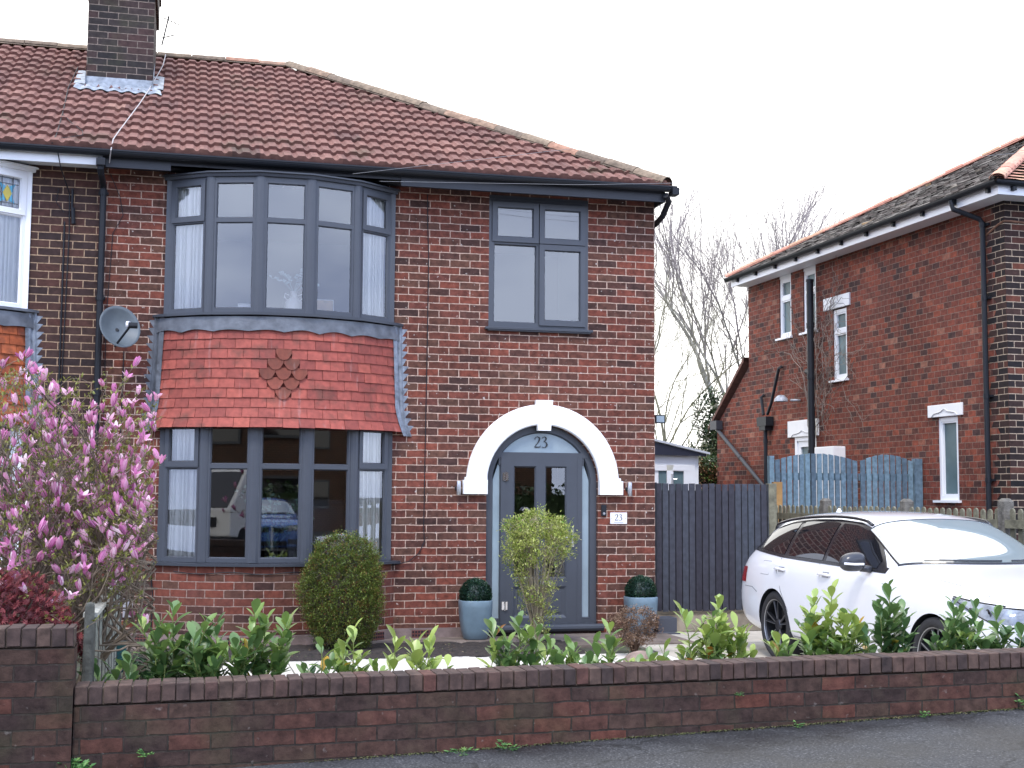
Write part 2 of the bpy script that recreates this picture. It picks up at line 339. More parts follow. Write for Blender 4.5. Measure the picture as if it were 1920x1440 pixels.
def text_mesh(txt, size, depth=.003):
    """serif numerals drawn as strokes of changing width"""
    G = {'2': [[(.07, .74, .11), (.09, .86, .06), (.2, .96, .05), (.33, .99, .06), (.47, .92, .12), (.52, .78, .14), (.47, .62, .12), (.34, .42, .07), (.18, .22, .05), (.05, .07, .05)], [(.03, .045, .09), (.3, .045, .09), (.5, .05, .09), (.6, .12, .03), (.62, .2, .02)]],
         '3': [[(.07, .82, .05), (.14, .93, .05), (.28, .99, .06), (.42, .93, .11), (.46, .8, .13), (.4, .66, .09), (.26, .56, .04)], [(.2, .55, .03), (.34, .53, .07), (.48, .43, .12), (.54, .28, .14), (.48, .11, .11), (.34, .02, .05), (.2, .01, .05), (.1, .05, .11)]]}
    V = []; F = []; x0 = -len(txt)*.34
    for ch_ in txt:
        for st in G[ch_]:
            pts = [Vector((x0+p[0], p[1]-.5, 0)) for p in st]; i0 = len(V)
            for k, p in enumerate(pts):
                t = (pts[min(k+1, len(pts)-1)]-pts[max(0, k-1)]).normalized(); n = Vector((-t.y, t.x, 0))*st[k][2]*.5
                for q in (p+n, p-n): V.append((q.x*size, q.y*size, depth)); V.append((q.x*size, q.y*size, -depth))
            for k in range(len(pts)-1):
                a = i0+4*k; b = a+4; F += [(a, b, b+2, a+2), (a+1, a+3, b+3, b+1), (a, a+1, b+1, b), (a+2, b+2, b+3, a+3)]
            for a in (i0, i0+4*(len(pts)-1)): F.append((a, a+1, a+3, a+2))
        x0 += .68
    me = bpy.data.meshes.new('numerals'); me.from_pydata(V, [], F); me.update(); return me
# ------------------------------------------------------------------ ground
def pav_z(x, y): return .215+.034*x-.012*(-6.92-y)
mb = MB(); mb.face([(-400, -6.95, -.012), (400, -6.95, -.012), (400, 600, -.012), (-400, 600, -.012)])
gm, N_, L_, b_ = newmat('ground earth'); b_.inputs['Roughness'].default_value = 1
tc_ = N_.new('ShaderNodeTexCoord'); nn_ = N_.new('ShaderNodeTexNoise'); nn_.inputs['Scale'].default_value = 3; nn_.inputs['Detail'].default_value = 8
L_.new(tc_.outputs['Object'], nn_.inputs[0]); cr_ = N_.new('ShaderNodeValToRGB'); ramp_set(cr_, [(.35, (.05, .04, .03)), (.55, (.05, .06, .028)), (.7, (.09, .085, .06))]); L_.new(nn_.outputs[0], cr_.inputs[0]); L_.new(cr_.outputs[0], b_.inputs[0])
struct(mb.build('ground', gm))
# asphalt pavement sloping up to the right
am, N_, L_, b_ = newmat('asphalt'); b_.inputs['Specular IOR Level'].default_value = .35
tc_ = N_.new('ShaderNodeTexCoord')
n1 = N_.new('ShaderNodeTexNoise'); n1.inputs['Scale'].default_value = 75; n1.inputs['Detail'].default_value = 4; L_.new(tc_.outputs['Object'], n1.inputs[0])
n2 = N_.new('ShaderNodeTexNoise'); n2.inputs['Scale'].default_value = 1.6; n2.inputs['Detail'].default_value = 7; L_.new(tc_.outputs['Object'], n2.inputs[0])
vo = N_.new('ShaderNodeTexVoronoi'); vo.inputs['Scale'].default_value = 95; L_.new(tc_.outputs['Object'], vo.inputs[0])
c1 = N_.new('ShaderNodeValToRGB'); ramp_set(c1, [(.3, (.018, .018, .018)), (.5, (.038, .038, .039)), (.62, (.058, .058, .058)), (.74, (.18, .175, .17))]); L_.new(n1.outputs[0], c1.inputs[0])
h = N_.new('ShaderNodeHueSaturation'); L_.new(c1.outputs[0], h.inputs['Color']); mr = N_.new('ShaderNodeMapRange'); mr.inputs[1].default_value = .3; mr.inputs[2].default_value = .7; mr.inputs[3].default_value = .62; mr.inputs[4].default_value = 1.3
L_.new(n2.outputs[0], mr.inputs[0]); L_.new(mr.outputs[0], h.inputs['Value'])
vc = N_.new('ShaderNodeTexVoronoi'); vc.feature = 'DISTANCE_TO_EDGE'; vc.inputs['Scale'].default_value = .55; nd = N_.new('ShaderNodeTexNoise'); nd.inputs['Scale'].default_value = 4; nd.inputs['Detail'].default_value = 5
L_.new(tc_.outputs['Object'], nd.inputs[0]); vm = N_.new('ShaderNodeVectorMath'); vm.operation = 'MULTIPLY_ADD'; vm.inputs[1].default_value = (.5, .5, 0); L_.new(nd.outputs['Color'], vm.inputs[0]); L_.new(tc_.outputs['Object'], vm.inputs[2]); L_.new(vm.outputs[0], vc.inputs['Vector'])
cm_ = N_.new('ShaderNodeMapRange'); cm_.inputs[1].default_value = .002; cm_.inputs[2].default_value = .008; cm_.inputs[3].default_value = .7; cm_.inputs[4].default_value = 0; L_.new(vc.outputs['Distance'], cm_.inputs[0])
cx_ = N_.new('ShaderNodeMix'); cx_.data_type = 'RGBA'; L_.new(cm_.outputs[0], cx_.inputs[0]); L_.new(h.outputs[0], cx_.inputs[6]); cx_.inputs[7].default_value = (.012, .012, .011, 1); L_.new(cx_.outputs[2], b_.inputs[0])
rr = N_.new('ShaderNodeMapRange'); rr.inputs[1].default_value = .35; rr.inputs[2].default_value = .65; rr.inputs[3].default_value = .45; rr.inputs[4].default_value = .85; L_.new(n2.outputs[0], rr.inputs[0]); L_.new(rr.outputs[0], b_.inputs['Roughness'])
bp = N_.new('ShaderNodeBump'); bp.inputs['Strength'].default_value = .9; bp.inputs['Distance'].default_value = .006; L_.new(n1.outputs[0], bp.inputs['Height']); L_.new(bp.outputs[0], b_.inputs['Normal'])
M['asphalt'] = am
mb = MB(); P = []
xs = [-60+i*2 for i in range(61)]
for y in (-9.4, -6.88): P.append([(x, y, max(-1.2, min(1.4, pav_z(x, y)))) for x in xs])
mb.grid(P); struct(mb.build('pavement', am))
mb = MB(); mb.box(-60, 60, -9.52, -9.4, -.6, -.02, T=lambda p: Vector((p.x, p.y, p.z+max(-1.0, min(1.2, .18+.034*p.x))))); struct(mb.build('kerb', M['concrete']))
mb = MB(); P = []
for y in (-18., -9.5): P.append([(x, y, max(-1.2, min(1.4, .03+.034*x))) for x in xs])
mb.grid(P); struct(mb.build('road', am))
# garden surfaces
pm = plain('pale paving', (.62, .58, .50), .85, bump=.3, bscale=30, var=.22, vscale=3)
mb = MB(); random.seed(3)
y = -6.6
while y < -1.9:
    x = -5.5
    while x < .2:
        d = .596; mb.box(x+.002, x+d-.004, y, y+.596, -.03, rnd(.0, .006), r=None); x += .6
    y += .6
struct(mb.build('garden_path', pm, bevel=.004))
mb = MB(); P = []
nx, ny = 60, 14
for j in range(ny+1):
    row = []
    for i in range(nx+1):
        x = -5.7+i*(5.7-1.35)/nx; y = -1.86+j*(1.26)/ny
        e = min(j, ny-j)/3; row.append((x, y, .0+min(1, e)*.03+rnd(-.015, .02)))
    P.append(row)
mb.grid(P); struct(mb.build('soil_bed', M['soil'], smooth=True))
mb = MB(); nx = 60; P = []
for j in range(11):
    P.append([(-5.9+i*(6.1/60), -6.72+j*.055, .005+rnd(0, .03)+(.03 if 2 < j < 9 else 0)) for i in range(61)])
mb.grid(P); struct(mb.build('planting_strip', M['soil'], smooth=True))
mb = MB(); mb.box(-6.2, -1.7, -.62, -.001, -.05, .004); mb.box(-1.7, .06, -1.15, -.001, -.05, .02); struct(mb.build('patio', plain('patio concrete', (.16, .125, .1), .9, bump=.5, bscale=40, var=.4, vscale=4), bevel=.006))
mb = MB(); mb.box(-.62, 2.3, -6.9, -1.17, -.05, .006); mb.box(.065, 2.3, -1.17, 1.2, -.05, .007); struct(mb.build('driveway', plain('driveway concrete', (.42, .38, .31), .85, bump=.4, bscale=25, var=.3, vscale=2.5)))
mb = MB(); mb.face([(.02, -.02, .012), (1.55, -.02, .012), (1.55, .14, .2), (.02, .14, .2)]); mb.face([(.02, .14, .2), (1.55, .14, .2), (1.9, 9, .2), (.02, 9, .2)]); mb.face([(1.55, -.02, .012), (2.27, -.02, .012), (2.27, 1.0, .1), (1.55, .14, .2)])
struct(mb.build('side_path', plain('mossy concrete', (.17, .14, .1), .95, bump=.5, var=.4, vscale=5)))
mb = MB(); mb.box(2.35, 4.9, -6.5, 2.4, -.05, .01); struct(mb.build('driveway', M['concrete']))
# ------------------------------------------------------------------ walls with openings
def wall_panel(mb, xs, zs, holes, y0, y1, brickback=True):
    """front at y0, back at y1; holes = (x0,x1,z0,z1)"""
    xs = sorted(set(xs+[h[0] for h in holes]+[h[1] for h in holes])); zs = sorted(set(zs+[h[2] for h in holes]+[h[3] for h in holes]))
    for i in range(len(xs)-1):
        for j in range(len(zs)-1):
            cx, cz = (xs[i]+xs[i+1])/2, (zs[j]+zs[j+1])/2
            if any(h[0] < cx < h[1] and h[2] < cz < h[3] for h in holes): continue
            mb.face([(xs[i], y0, zs[j]), (xs[i+1], y0, zs[j]), (xs[i+1], y0, zs[j+1]), (xs[i], y0, zs[j+1])])
            mb.face([(xs[i], y1, zs[j]), (xs[i], y1, zs[j+1]), (xs[i+1], y1, zs[j+1]), (xs[i+1], y1, zs[j])])
    for (a, b, c, d) in holes:
        mb.face([(a, y0, c), (a, y0, d), (a, y1, d), (a, y1, c)]); mb.face([(b, y0, c), (b, y1, c), (b, y1, d), (b, y0, d)])
        mb.face([(a, y0, d), (b, y0, d), (b, y1, d), (a, y1, d)]); mb.face([(a, y0, c), (a, y1, c), (b, y1, c), (b, y0, c)])
PY = -6.22      # party line (x)
BX = -4.30      # bay centre
BR_, BA = 1.778, R(44)
BYC = BR_*math.cos(BA)
DX, DZ, DR = -1.34, 1.70, .652   # door arch
EAV = 4.96; ROOFW = 7.3
house = thing('brick_house', 'red brick semi-detached house with grey windows, grey front door and white arch', 'house', (-3.1, 0, 0))
UB = (BX-1.235, BX+1.235, 3.36, 4.96); LB = (BX-1.235, BX+1.235, .10, 2.42); SW = (-1.985, -.81, 3.455, 4.93)
DO = (DX-DR, DX+DR, .02, DZ+DR)
mb = MB()
wall_panel(mb, [PY, 0], [-.1, 5.15], [(LB[0], LB[1], .1, 2.3), UB, SW, DO], 0, .28)
# arch spandrels
n = 24
for y, flip in ((0, False), (.28, True)):
    for i in range(n):
        a0, a1 = math.pi-math.pi*i/n, math.pi-math.pi*(i+1)/n
        p = [(DX+DR*math.cos(a0), y, DZ+DR*math.sin(a0)), (DX+DR*math.cos(a1), y, DZ+DR*math.sin(a1)), (DX+DR*math.cos(a1), y, DZ+DR), (DX+DR*math.cos(a0), y, DZ+DR)]
        if i == 0: p = p[:3]+[p[3]]
        mb.face(p if not flip else p[::-1])
for i in range(n):
    a0, a1 = math.pi-math.pi*i/n, math.pi-math.pi*(i+1)/n
    mb.face([(DX+DR*math.cos(a0), 0, DZ+DR*math.sin(a0)), (DX+DR*math.cos(a0), .28, DZ+DR*math.sin(a0)), (DX+DR*math.cos(a1), .28, DZ+DR*math.sin(a1)), (DX+DR*math.cos(a1), 0, DZ+DR*math.sin(a1))])
# side and back
mb.face([(0, 0, -.1), (0, 7.3, -.1), (0, 7.3, 5.15), (0, 0, 5.15)]); mb.face([(0, 7.3, -.1), (PY, 7.3, -.1), (PY, 7.3, 5.15), (0, 7.3, 5.15)])
part('wall', mb, M['brick'], house)
# bay brick base (curved) and plinth
def bay_pt(t, off, z, cx=BX): return (cx+(BR_+off)*math.sin(t), BYC-(BR_+off)*math.cos(t), z)
def tmax(off): return math.acos(BYC/(BR_+off))
def bay_strip(mb, o0, z0, o1, z1, n=30, cx=BX, uvr=None, edge=.0):
    t0, t1 = tmax(o0), tmax(o1); P = []; U = []
    for (o, z, t) in ((o0, z0, t0), (o1, z1, t1)):
        P.append([bay_pt(-t+2*t*i/n, o, z, cx) for i in range(n+1)]); U.append([((-t+2*t*i/n)*BR_+.05, z) for i in range(n+1)])
    mb.grid(P, uv=U if uvr is None else uvr)
def bay_base(hs, cx, mat, par):
    mb = MB(); bay_strip(mb, .03, .11, .03, .81, cx=cx); part('bay_wall', mb, mat, hs)
mb = MB(); bay_strip(mb, .03, .11, .03, .81); bw_ = part('bay_wall', mb, brick('bay brick', BR, (.3, .21, .17), bw=.2, off=(0, .0105), wob=.006, green=.1), house, smooth=True)
mb = MB(); bay_strip(mb, .05, -.1, .05, .105); bay_strip(mb, .05, .105, .0, .108)
mb.box(PY, BX-1.25, -.03, .0, -.1, .105); mb.box(BX+1.25, -2.02, -.03, 0, -.1, .105)
part('plinth', mb, M['concrete'], house)
def airbrick(x, z, rot=0, y=-.034, w_=.225, h_=.11):
    mb = MB(); c, s_ = math.cos(rot), math.sin(rot)
    T = lambda p: Vector((x+p.x*c-p.y*s_, y+p.x*s_+p.y*c, z+p.z))
    mb.cur = 0; mb.box(-w_/2, w_/2, -.004, .01, -h_/2, h_/2, T)
    nx = 7
    mb.cur = 1
    for i in range(nx):
        for j in range(3):
            cx = -w_/2+w_*(i+.5)/nx; cz = -h_/2+h_*(j+.5)/3; mb.box(cx-.0095, cx+.0095, -.0065, .0, cz-.011, cz+.011, T)
    part('air_brick', mb, [plain('airbrick clay', (.13, .045, .035), .8), M['black']], house)
airbrick(-5.73, .035); airbrick(-2.71, .03)
for t in (-.22, .62):
    p = bay_pt(t, .056, .035); airbrick(p[0], p[2], rot=t, y=p[1])
# rooms behind the windows
mb = MB()
X0, X1 = PY+.02, -.03
for (z0, z1) in ((.1, 2.55), (2.75, 5.05)):
    mb.face([(X0, 4, z0), (X1, 4, z0), (X1, 4, z1), (X0, 4, z1)]); mb.face([(X0, .28, z0), (X0, 4, z0), (X0, 4, z1), (X0, .28, z1)])
    mb.face([(X1, .28, z0), (X1, .28, z1), (X1, 4, z1), (X1, 4, z0)]); mb.face([(X0, .28, z1), (X0, 4, z1), (X1, 4, z1), (X1, .28, z1)])
    mb.face([(-2.6, .28, z0), (-2.6, 4, z0), (-2.6, 4, z1), (-2.6, .28, z1)])
part('room_walls', mb, M['plaster'], house)
mb = MB(); mb.box(X0, X1, .28, 4, .04, .1); mb.box(X0, X1, .28, 4, 2.6, 2.74)
for z_ in (.8, 3.44): mb.face([(BX-1.235, .28, z_)]+[bay_pt(R(a), -.03, z_) for a in (-44, -26.4, -8.8, 8.8, 26.4, 44)]+[(BX+1.235, .28, z_)])
part('room_floor', mb, M['floor_in'], house)
# ------------------------------------------------------------------ bay windows
def frame_rect(mb, T, u0, u1, z0, z1, wd, d0, d1, wb=None):
    wb = wb or wd
    mb.box(u0, u0+wd, d0, d1, z0, z1, T); mb.box(u1-wd, u1, d0, d1, z0, z1, T)
    mb.box(u0+wd, u1-wd, d0, d1, z1-wd, z1, T); mb.box(u0+wd, u1-wd, d0, d1, z0, z0+wb, T)
def bead(mb, T, u0, u1, z0, z1, d0, d1, w_=.012):
    """sloped glazing bead round a pane"""
    o = [(u0, z0), (u1, z0), (u1, z1), (u0, z1)]; i = [(u0+w_, z0+w_), (u1-w_, z0+w_), (u1-w_, z1-w_), (u0+w_, z1-w_)]
    for k in range(4):
        k2 = (k+1) % 4
        mb.face([T(Vector((o[k][0], d0, o[k][1]))), T(Vector((o[k2][0], d0, o[k2][1]))), T(Vector((i[k2][0], d1, i[k2][1]))), T(Vector((i[k][0], d1, i[k][1])))])
def bay_window(hs, cx, z0, z1, zt, mat, label, zhead=.07, closed_top=True, mirror=1, glass='glass', sillmat=None):
    ts = [R(a) for a in (-44, -26.4, -8.8, 8.8, 26.4, 44)]
    V = [Vector(bay_pt(t, 0, 0, cx)) for t in ts]
    fr = MB(); gl = MB()
    for k in range(5):
        a, b = V[k], V[k+1]; ux = (b-a); Ln = ux.length; ux.normalize(); nrm = Vector((ux.y, -ux.x, 0))  # outward
        if nrm.y > 0: nrm = -nrm
        def T(p, a=a, ux=ux, nrm=nrm): return a+ux*p.x-nrm*p.y+Vector((0, 0, p.z))
        end = k in (0, 4)
        m0 = .062 if not (k == 0) else .085; m1 = .062 if not (k == 4) else .085
        # outer frame of the facet (d measured inwards)
        fr.box(m0-.028, m0+.012, .0, .07, z0, z1, T); fr.box(Ln-m1-.012, Ln-m1+.028, .0, .07, z0, z1, T)
        fr.box(m0+.012, Ln-m1-.012, .0, .07, z1-zhead, z1, T); fr.box(m0+.012, Ln-m1-.012, .0, .07, z0, z0+.045, T)
        fr.box(m0+.012, Ln-m1-.012, .002, .07, zt-.022, zt+.022, T)
        u0, u1 = m0+.012, Ln-m1-.012
        if end:
            # opening top light: a proud sash
            frame_rect(fr, T, u0-.022, u1+.022, zt-.008, z1-zhead+.03, .05, -.018, .03, .055)
            bead(fr, T, u0+.028, u1-.028, zt+.047, z1-zhead-.02, -.016, .008)
            gl.face([T(Vector(q)) for q in ((u0+.02, .012, zt+.04), (u1-.02, .012, zt+.04), (u1-.02, .012, z1-zhead-.01), (u0+.02, .012, z1-zhead-.01))])
        else:
            bead(fr, T, u0, u1, zt+.022, z1-zhead, .002, .02)
            gl.face([T(Vector(q)) for q in ((u0, .022, zt+.02), (u1, .022, zt+.02), (u1, .022, z1-zhead+.005), (u0, .022, z1-zhead+.005))])
        bead(fr, T, u0, u1, z0+.045, zt-.022, .002, .02)
        gl.face([T(Vector(q)) for q in ((u0, .022, z0+.04), (u1, .022, z0+.04), (u1, .022, zt-.02), (u0, .022, zt-.02))])
    # corner posts with a rounded front
    for k in range(6):
        t = ts[k]; c = Vector(bay_pt(t, .0, 0, cx)); nrm = Vector((math.sin(t), -math.cos(t), 0)); ux = Vector((math.cos(t), math.sin(t), 0))
        if k in (0, 5):
            sgn = -1 if k == 0 else 1
            P = []
            x0 = cx+sgn*1.235
            lo, hi = (x0-.001, x0+.062) if k == 0 else (x0-.062, x0+.001)
            fr.box(lo, hi, -.035, .1, z0, z1); continue
        prof = [(-.052, .06), (-.052, .002), (-.03, -.012), (0, -.018), (.03, -.012), (.052, .002), (.052, .06)]
        P = [[c+ux*u-nrm*d+Vector((0, 0, z)) for (u, d) in prof] for z in (z0, z1)]
        fr.grid(P)
    win = part('bay_window', fr, mat, hs, label)
    part('window_glass', gl, M[glass], win)
    # sill following the bay
    sl = MB(); off = .095; n = len(V)
    for (o0, za, o1, zb) in ((-.1, z0, off, z0-.008), (off, z0-.008, off, z0-.036), (off, z0-.036, -.1, z0-.04)):
        P = []
        for (o, z) in ((o0, za), (o1, zb)):
            row = [Vector((cx-1.235-max(o, 0)*1.2, .0, z))]+[Vector(bay_pt(t, o, z, cx)) for t in ts]+[Vector((cx+1.235+max(o, 0)*1.2, .0, z))]
            row[1].y = min(row[1].y, -.03); row[-2].y = min(row[-2].y, -.03)
            P.append(row)
        sl.grid(P)
    part('window_sill', sl, sillmat or M['grey_dark'], win, auto=35)
    return win
bay_window(house, BX, 3.455, 4.91, 4.44, M['grey'], 'upstairs five-sided grey bay window')
bay_window(house, BX, .845, 2.31, 1.842, M['grey'], 'downstairs five-sided grey bay window', zhead=.05)
# head board + lead lid of the upper bay
def bay_lid(hs, cx, mat):
    mb = MB(); ts = [R(a) for a in (-44, -26.4, -8.8, 8.8, 26.4, 44)]
    P = []
    for (o, z) in ((.0, 4.90), (.03, 4.905), (.035, 4.935), (.06, 4.94), (.06, 4.955), (-.2, 4.99)):
        P.append([Vector((cx-1.235-max(o, 0), 0, z))]+[Vector(bay_pt(t, o, z, cx)) for t in ts]+[Vector((cx+1.235+max(o, 0), 0, z))])
    mb.grid(P); part('bay_roof', mb, mat, hs, auto=30)
bay_lid(house, BX, M['grey_dark'])
M['tile_edge'] = plain('tile edge grime and painted shadow', (.05, .022, .018), .9)  # dark edge colour paints the shadow line under each tile, plus grime
# ------------------------------------------------------------------ tile hanging
def skirt_off(z):
    t = (3.28-z)/1.04
    return .03+.03*t+(.05*max(0, (t-.72)/.28)**1.5)
def tile_skirt(hs, cx, mat, scallops=True, seed=1, name='tile_hanging'):
    rs = random.Random(seed); mb = MB()
    bay_strip(mb, skirt_off(3.28)-.02, 3.28, skirt_off(2.6)-.02, 2.6, cx=cx, uvr=.3); bay_strip(mb, skirt_off(2.6)-.02, 2.6, skirt_off(2.25)-.02, 2.26, cx=cx, uvr=.3)
    bay_strip(mb, skirt_off(2.24)+.004, 2.236, -.05, 2.26, cx=cx, uvr=.3)
    nrow = 10; g = .103; ztop = 3.275
    diamond = {2: 1, 3: 2, 4: 3, 5: 2, 6: 1} if scallops else {}
    for k in range(nrow):
        zt = ztop-g*k; zb = zt-g; ot = skirt_off(zt); ob = skirt_off(zb)+.013
        tw = .166/(BR_+ot); tm = tmax(ob)-.035
        nd = diamond.get(k, 0)
        phase = 0 if (k % 2 == 0) else .5
        j0 = int(tm/tw)+2
        for j in range(-j0, j0+1):
            tc = (j+phase)*tw
            a, b = tc-tw/2+.0012, tc+tw/2-.0012
            if b <= -tm or a >= tm: continue
            a = max(a, -tm); b = min(b, tm)
            if b-a < .008: continue
            sc = nd and abs(tc) < nd*tw/2-.001
            col = rs.uniform(.05, .85) if not sc else rs.uniform(.9, 1.0)
            dz = rs.uniform(-.003, .003); tl = rs.uniform(-.002, .002); do = rs.uniform(-.0025, .0035)
            if not sc:
                n = 2; fr_, bk = [], []
                up_ = [bay_pt(a+(b-a)*i/n, ot+do*.3, zt+.01, cx) for i in range(n+1)]
                lo = [bay_pt(a+(b-a)*i/n, ob+do, zb+dz+tl*(i/n*2-1), cx) for i in range(n+1)]
                lb = [bay_pt(a+(b-a)*i/n, ob-.012+do, zb+dz+tl*(i/n*2-1)+.001, cx) for i in range(n+1)]
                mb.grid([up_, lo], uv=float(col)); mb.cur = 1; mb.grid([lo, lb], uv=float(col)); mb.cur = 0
                mb.face([up_[0], lo[0], lb[0]], float(col)); mb.face([up_[-1], lb[-1], lo[-1]], float(col))
            else:
                ob2 = ob+.011
                n = 10; up_ = [bay_pt(a+(b-a)*i/n, ot+.008, zt+.01, cx) for i in range(n+1)]
                def zz(u):
                    u = u*2-1
                    if abs(u) > .86: return zt-.045
                    return zt-.05-.068*math.sqrt(max(0, 1-(u/.86)**2))
                lo = [bay_pt(a+(b-a)*i/n, ob2, zz(i/n), cx) for i in range(n+1)]
                lb = [bay_pt(a+(b-a)*i/n, ob2-.016, zz(i/n)+.002, cx) for i in range(n+1)]
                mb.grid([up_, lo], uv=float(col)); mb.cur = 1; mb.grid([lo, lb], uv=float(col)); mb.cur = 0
                # plain tile below, seen between the scallops
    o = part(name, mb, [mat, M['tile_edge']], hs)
    # lead apron with wavy lower edge
    mb = MB(); n = 96; P = []
    for q, (o_, z) in enumerate(((.045, 3.405), (.045, 3.38), (.05, 3.33), (.062, 3.255))):
        t = tmax(o_); row = []
        for i in range(n+1):
            a = -t+2*t*i/n; zz = z+(abs(math.sin(a*15.5))-.5)*.026*(1+.4*math.sin(a*7)) if q == 3 else z
            row.append(bay_pt(a, o_+(.008 if q < 3 else 0), zz, cx))
        P.append(row)
    mb.grid(P); part('lead_apron', mb, M['lead'], hs, smooth=True)
    # stepped lead flashings at each side
    for sg in (-1, 1):
        mb = MB(); P = []; zs = [3.43-(3.43-2.2)*i/24 for i in range(25)]
        for z in zs:
            o_ = skirt_off(min(z, 3.28)); xe = cx+sg*math.sqrt((BR_+o_)**2-BYC**2)
            t_ = sg*(tmax(o_)-.05); pi = bay_pt(t_, o_+.018, z, cx)
            w_ = rs.uniform(-.004, .004)
            P.append([pi, bay_pt(sg*(tmax(o_)-.02), o_+.026+w_, z, cx), (xe+sg*.01, -.012, z), (xe+sg*.035, -.024+w_, z), (xe+sg*.05, -.008, z)])
        mb.grid(P if sg > 0 else [r[::-1] for r in P])
        k = 0; z = 3.392
        while z > 2.25:
            o_ = skirt_off(min(z, 3.28)); xe = cx+sg*(math.sqrt((BR_+o_)**2-BYC**2)+.045)
            mb.face([(xe, -.006, z), (xe, -.006, z-.08), (xe+sg*.012, -.006, z-.08), (xe+sg*rs.uniform(.055, .085), -.005, z-.004)][::sg])
            z -= .0825
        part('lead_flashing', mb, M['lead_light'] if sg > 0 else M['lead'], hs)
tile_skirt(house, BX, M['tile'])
# ------------------------------------------------------------------ small upstairs window
mb = MB(); gl = MB(); I = lambda p: p
a, b, c, d = SW; ym = .03
frame_rect(mb, I, a, b, c, d, .06, ym-.03, .1)
mb.box(-1.425, -1.375, ym-.02, .1, c+.06, d-.06); mb.box(a+.06, -1.425, ym-.025, .1, 4.41, 4.455); mb.box(-1.375, b-.06, ym-.025, .1, 4.41, 4.455)
for (x0, x1, z0, z1) in ((a+.035, -1.405, 4.435, d-.035), (-1.395, b-.035, 4.435, d-.035), (-1.395, b-.035, c+.035, 4.425)):
    frame_rect(mb, I, x0, x1, z0, z1, .06, ym-.05, ym+.01); bead(mb, I, x0+.06, x1-.06, z0+.06, z1-.06, ym-.046, ym-.02)
    gl.face([(x0+.05, ym-.015, z0+.05), (x1-.05, ym-.015, z0+.05), (x1-.05, ym-.015, z1-.05), (x0+.05, ym-.015, z1-.05)])
bead(mb, I, a+.06, -1.425, c+.06, 4.41, ym-.02, ym+.005)
gl.face([(a+.06, ym+.01, c+.06), (-1.425, ym+.01, c+.06), (-1.425, ym+.01, 4.41), (a+.06, ym+.01, 4.41)])
sw = part('window', mb, M['grey'], house, 'small four-pane grey window above the front door')
part('window_glass', gl, M['glass'], sw)
mb = MB(); mb.box(-2.03, -.765, -.06, .03, 3.425, 3.453); mb.box(-2.0, -.79, -.05, .0, 3.41, 3.425); part('window_sill', mb, M['grey_dark'], sw, bevel=.004)
mb = MB(); mb.box(a, b, -.002, .2, d, 4.97); part('window_head', mb, M['grey_dark'], house)
# ------------------------------------------------------------------ front door
fr = MB(); gl = MB(); y0, y1 = .05, .14; RI = .575
n = 28
def arc(rad, y, k, n=n): a = math.pi-math.pi*k/n; return (DX+rad*math.cos(a), y, DZ+rad*math.sin(a))
for (ra, ya, rb, yb) in ((DR-.002, y0, RI+.02, y0), (RI+.02, y0, RI+.005, y0-.0), (RI+.005, y0, RI-.012, y0+.03)):
    fr.grid([[arc(ra, ya, k) for k in range(n+1)], [arc(rb, yb, k) for k in range(n+1)]][::-1])
x0, x1 = DX-DR+.002, DX+DR-.002
fr.box(x0, x0+.075, y0, y1, .05, DZ); fr.box(x1-.075, x1, y0, y1, .05, DZ)
for s_ in (-1, 1):      # inner posts beside the leaf
    xc = DX+s_*.447; zt = DZ+math.sqrt(RI**2-.447**2)-.0
    fr.box(xc-.028, xc+.028, y0-.012, y1, .05, 2.0)
    xg0, xg1 = (DX-.575, DX-.475) if s_ < 0 else (DX+.475, DX+.575)
    fr.box(xg0, xg1, y0+.004, y1, .05, .18); bead(fr, I, xg0, xg1, .18, 1.95, y0, y0+.025)
    P = [(xg0, y0+.028, .17), (xg1, y0+.028, .17)]
    gl.face([(xg0, y0+.028, .17), (xg1, y0+.028, .17), (xg1, y0+.028, DZ+(.0 if s_ > 0 else .3)), (xg0, y0+.028, DZ+(.3 if s_ > 0 else .0))])
fr.box(DX-.56, DX+.56, y0-.006, y1, 1.985, 2.045)
fr.box(DX-.5, DX-.42, y0+.002, y1, 1.9, 2.0); fr.box(DX+.42, DX+.5, y0+.002, y1, 1.9, 2.0)
P = [(DX-.47, y0+.028, 2.04)]; k = 0
a_ = math.acos(.475/RI)
arcp = [(DX+RI*math.cos(math.pi-a_-(math.pi-2*a_)*i/16), y0+.028, DZ+RI*math.sin(math.pi-a_-(math.pi-2*a_)*i/16)) for i in range(17)]
gl.face([(DX+.475, y0+.028, 2.03), (DX-.475, y0+.028, 2.03)][::-1]+arcp[::-1])
frame = part('door_frame', fr, M['grey'], house, auto=30)
part('frosted_glass', gl, M['frost'], frame)
# the leaf
lf = MB(); lg = MB(); L0, L1, LZ0, LZ1 = -1.764, -.903, .125, 2.0; yl = .042
panes = [(-1.668, -1.405), (-1.30, -1.046)]
cuts = [L0]+[v for p in panes for v in p]+[L1]
lf.box(L0, L1, yl, y1-.02, LZ1-.11, LZ1); lf.box(L0, L1, yl, y1-.02, .63-.09, .63)
lf.box(L0, -1.668, yl, y1-.02, .63, LZ1-.11); lf.box(-1.405, -1.30, yl, y1-.02, .63, LZ1-.11); lf.box(-1.046, L1, yl, y1-.02, .63, LZ1-.11)
lf.box(L0, L1, yl, y1-.02, LZ0, .19); lf.box(L0, -1.668, yl, y1-.02, .19, .54); lf.box(-1.046, L1, yl, y1-.02, .19, .54)
lf.box(-1.668, -1.046, yl+.016, y1-.02, .19, .54); bead(lf, I, -1.668, -1.046, .19, .54, yl, yl+.016, .03)
lf.box(-1.61, -1.104, yl+.008, yl+.02, .25, .48)
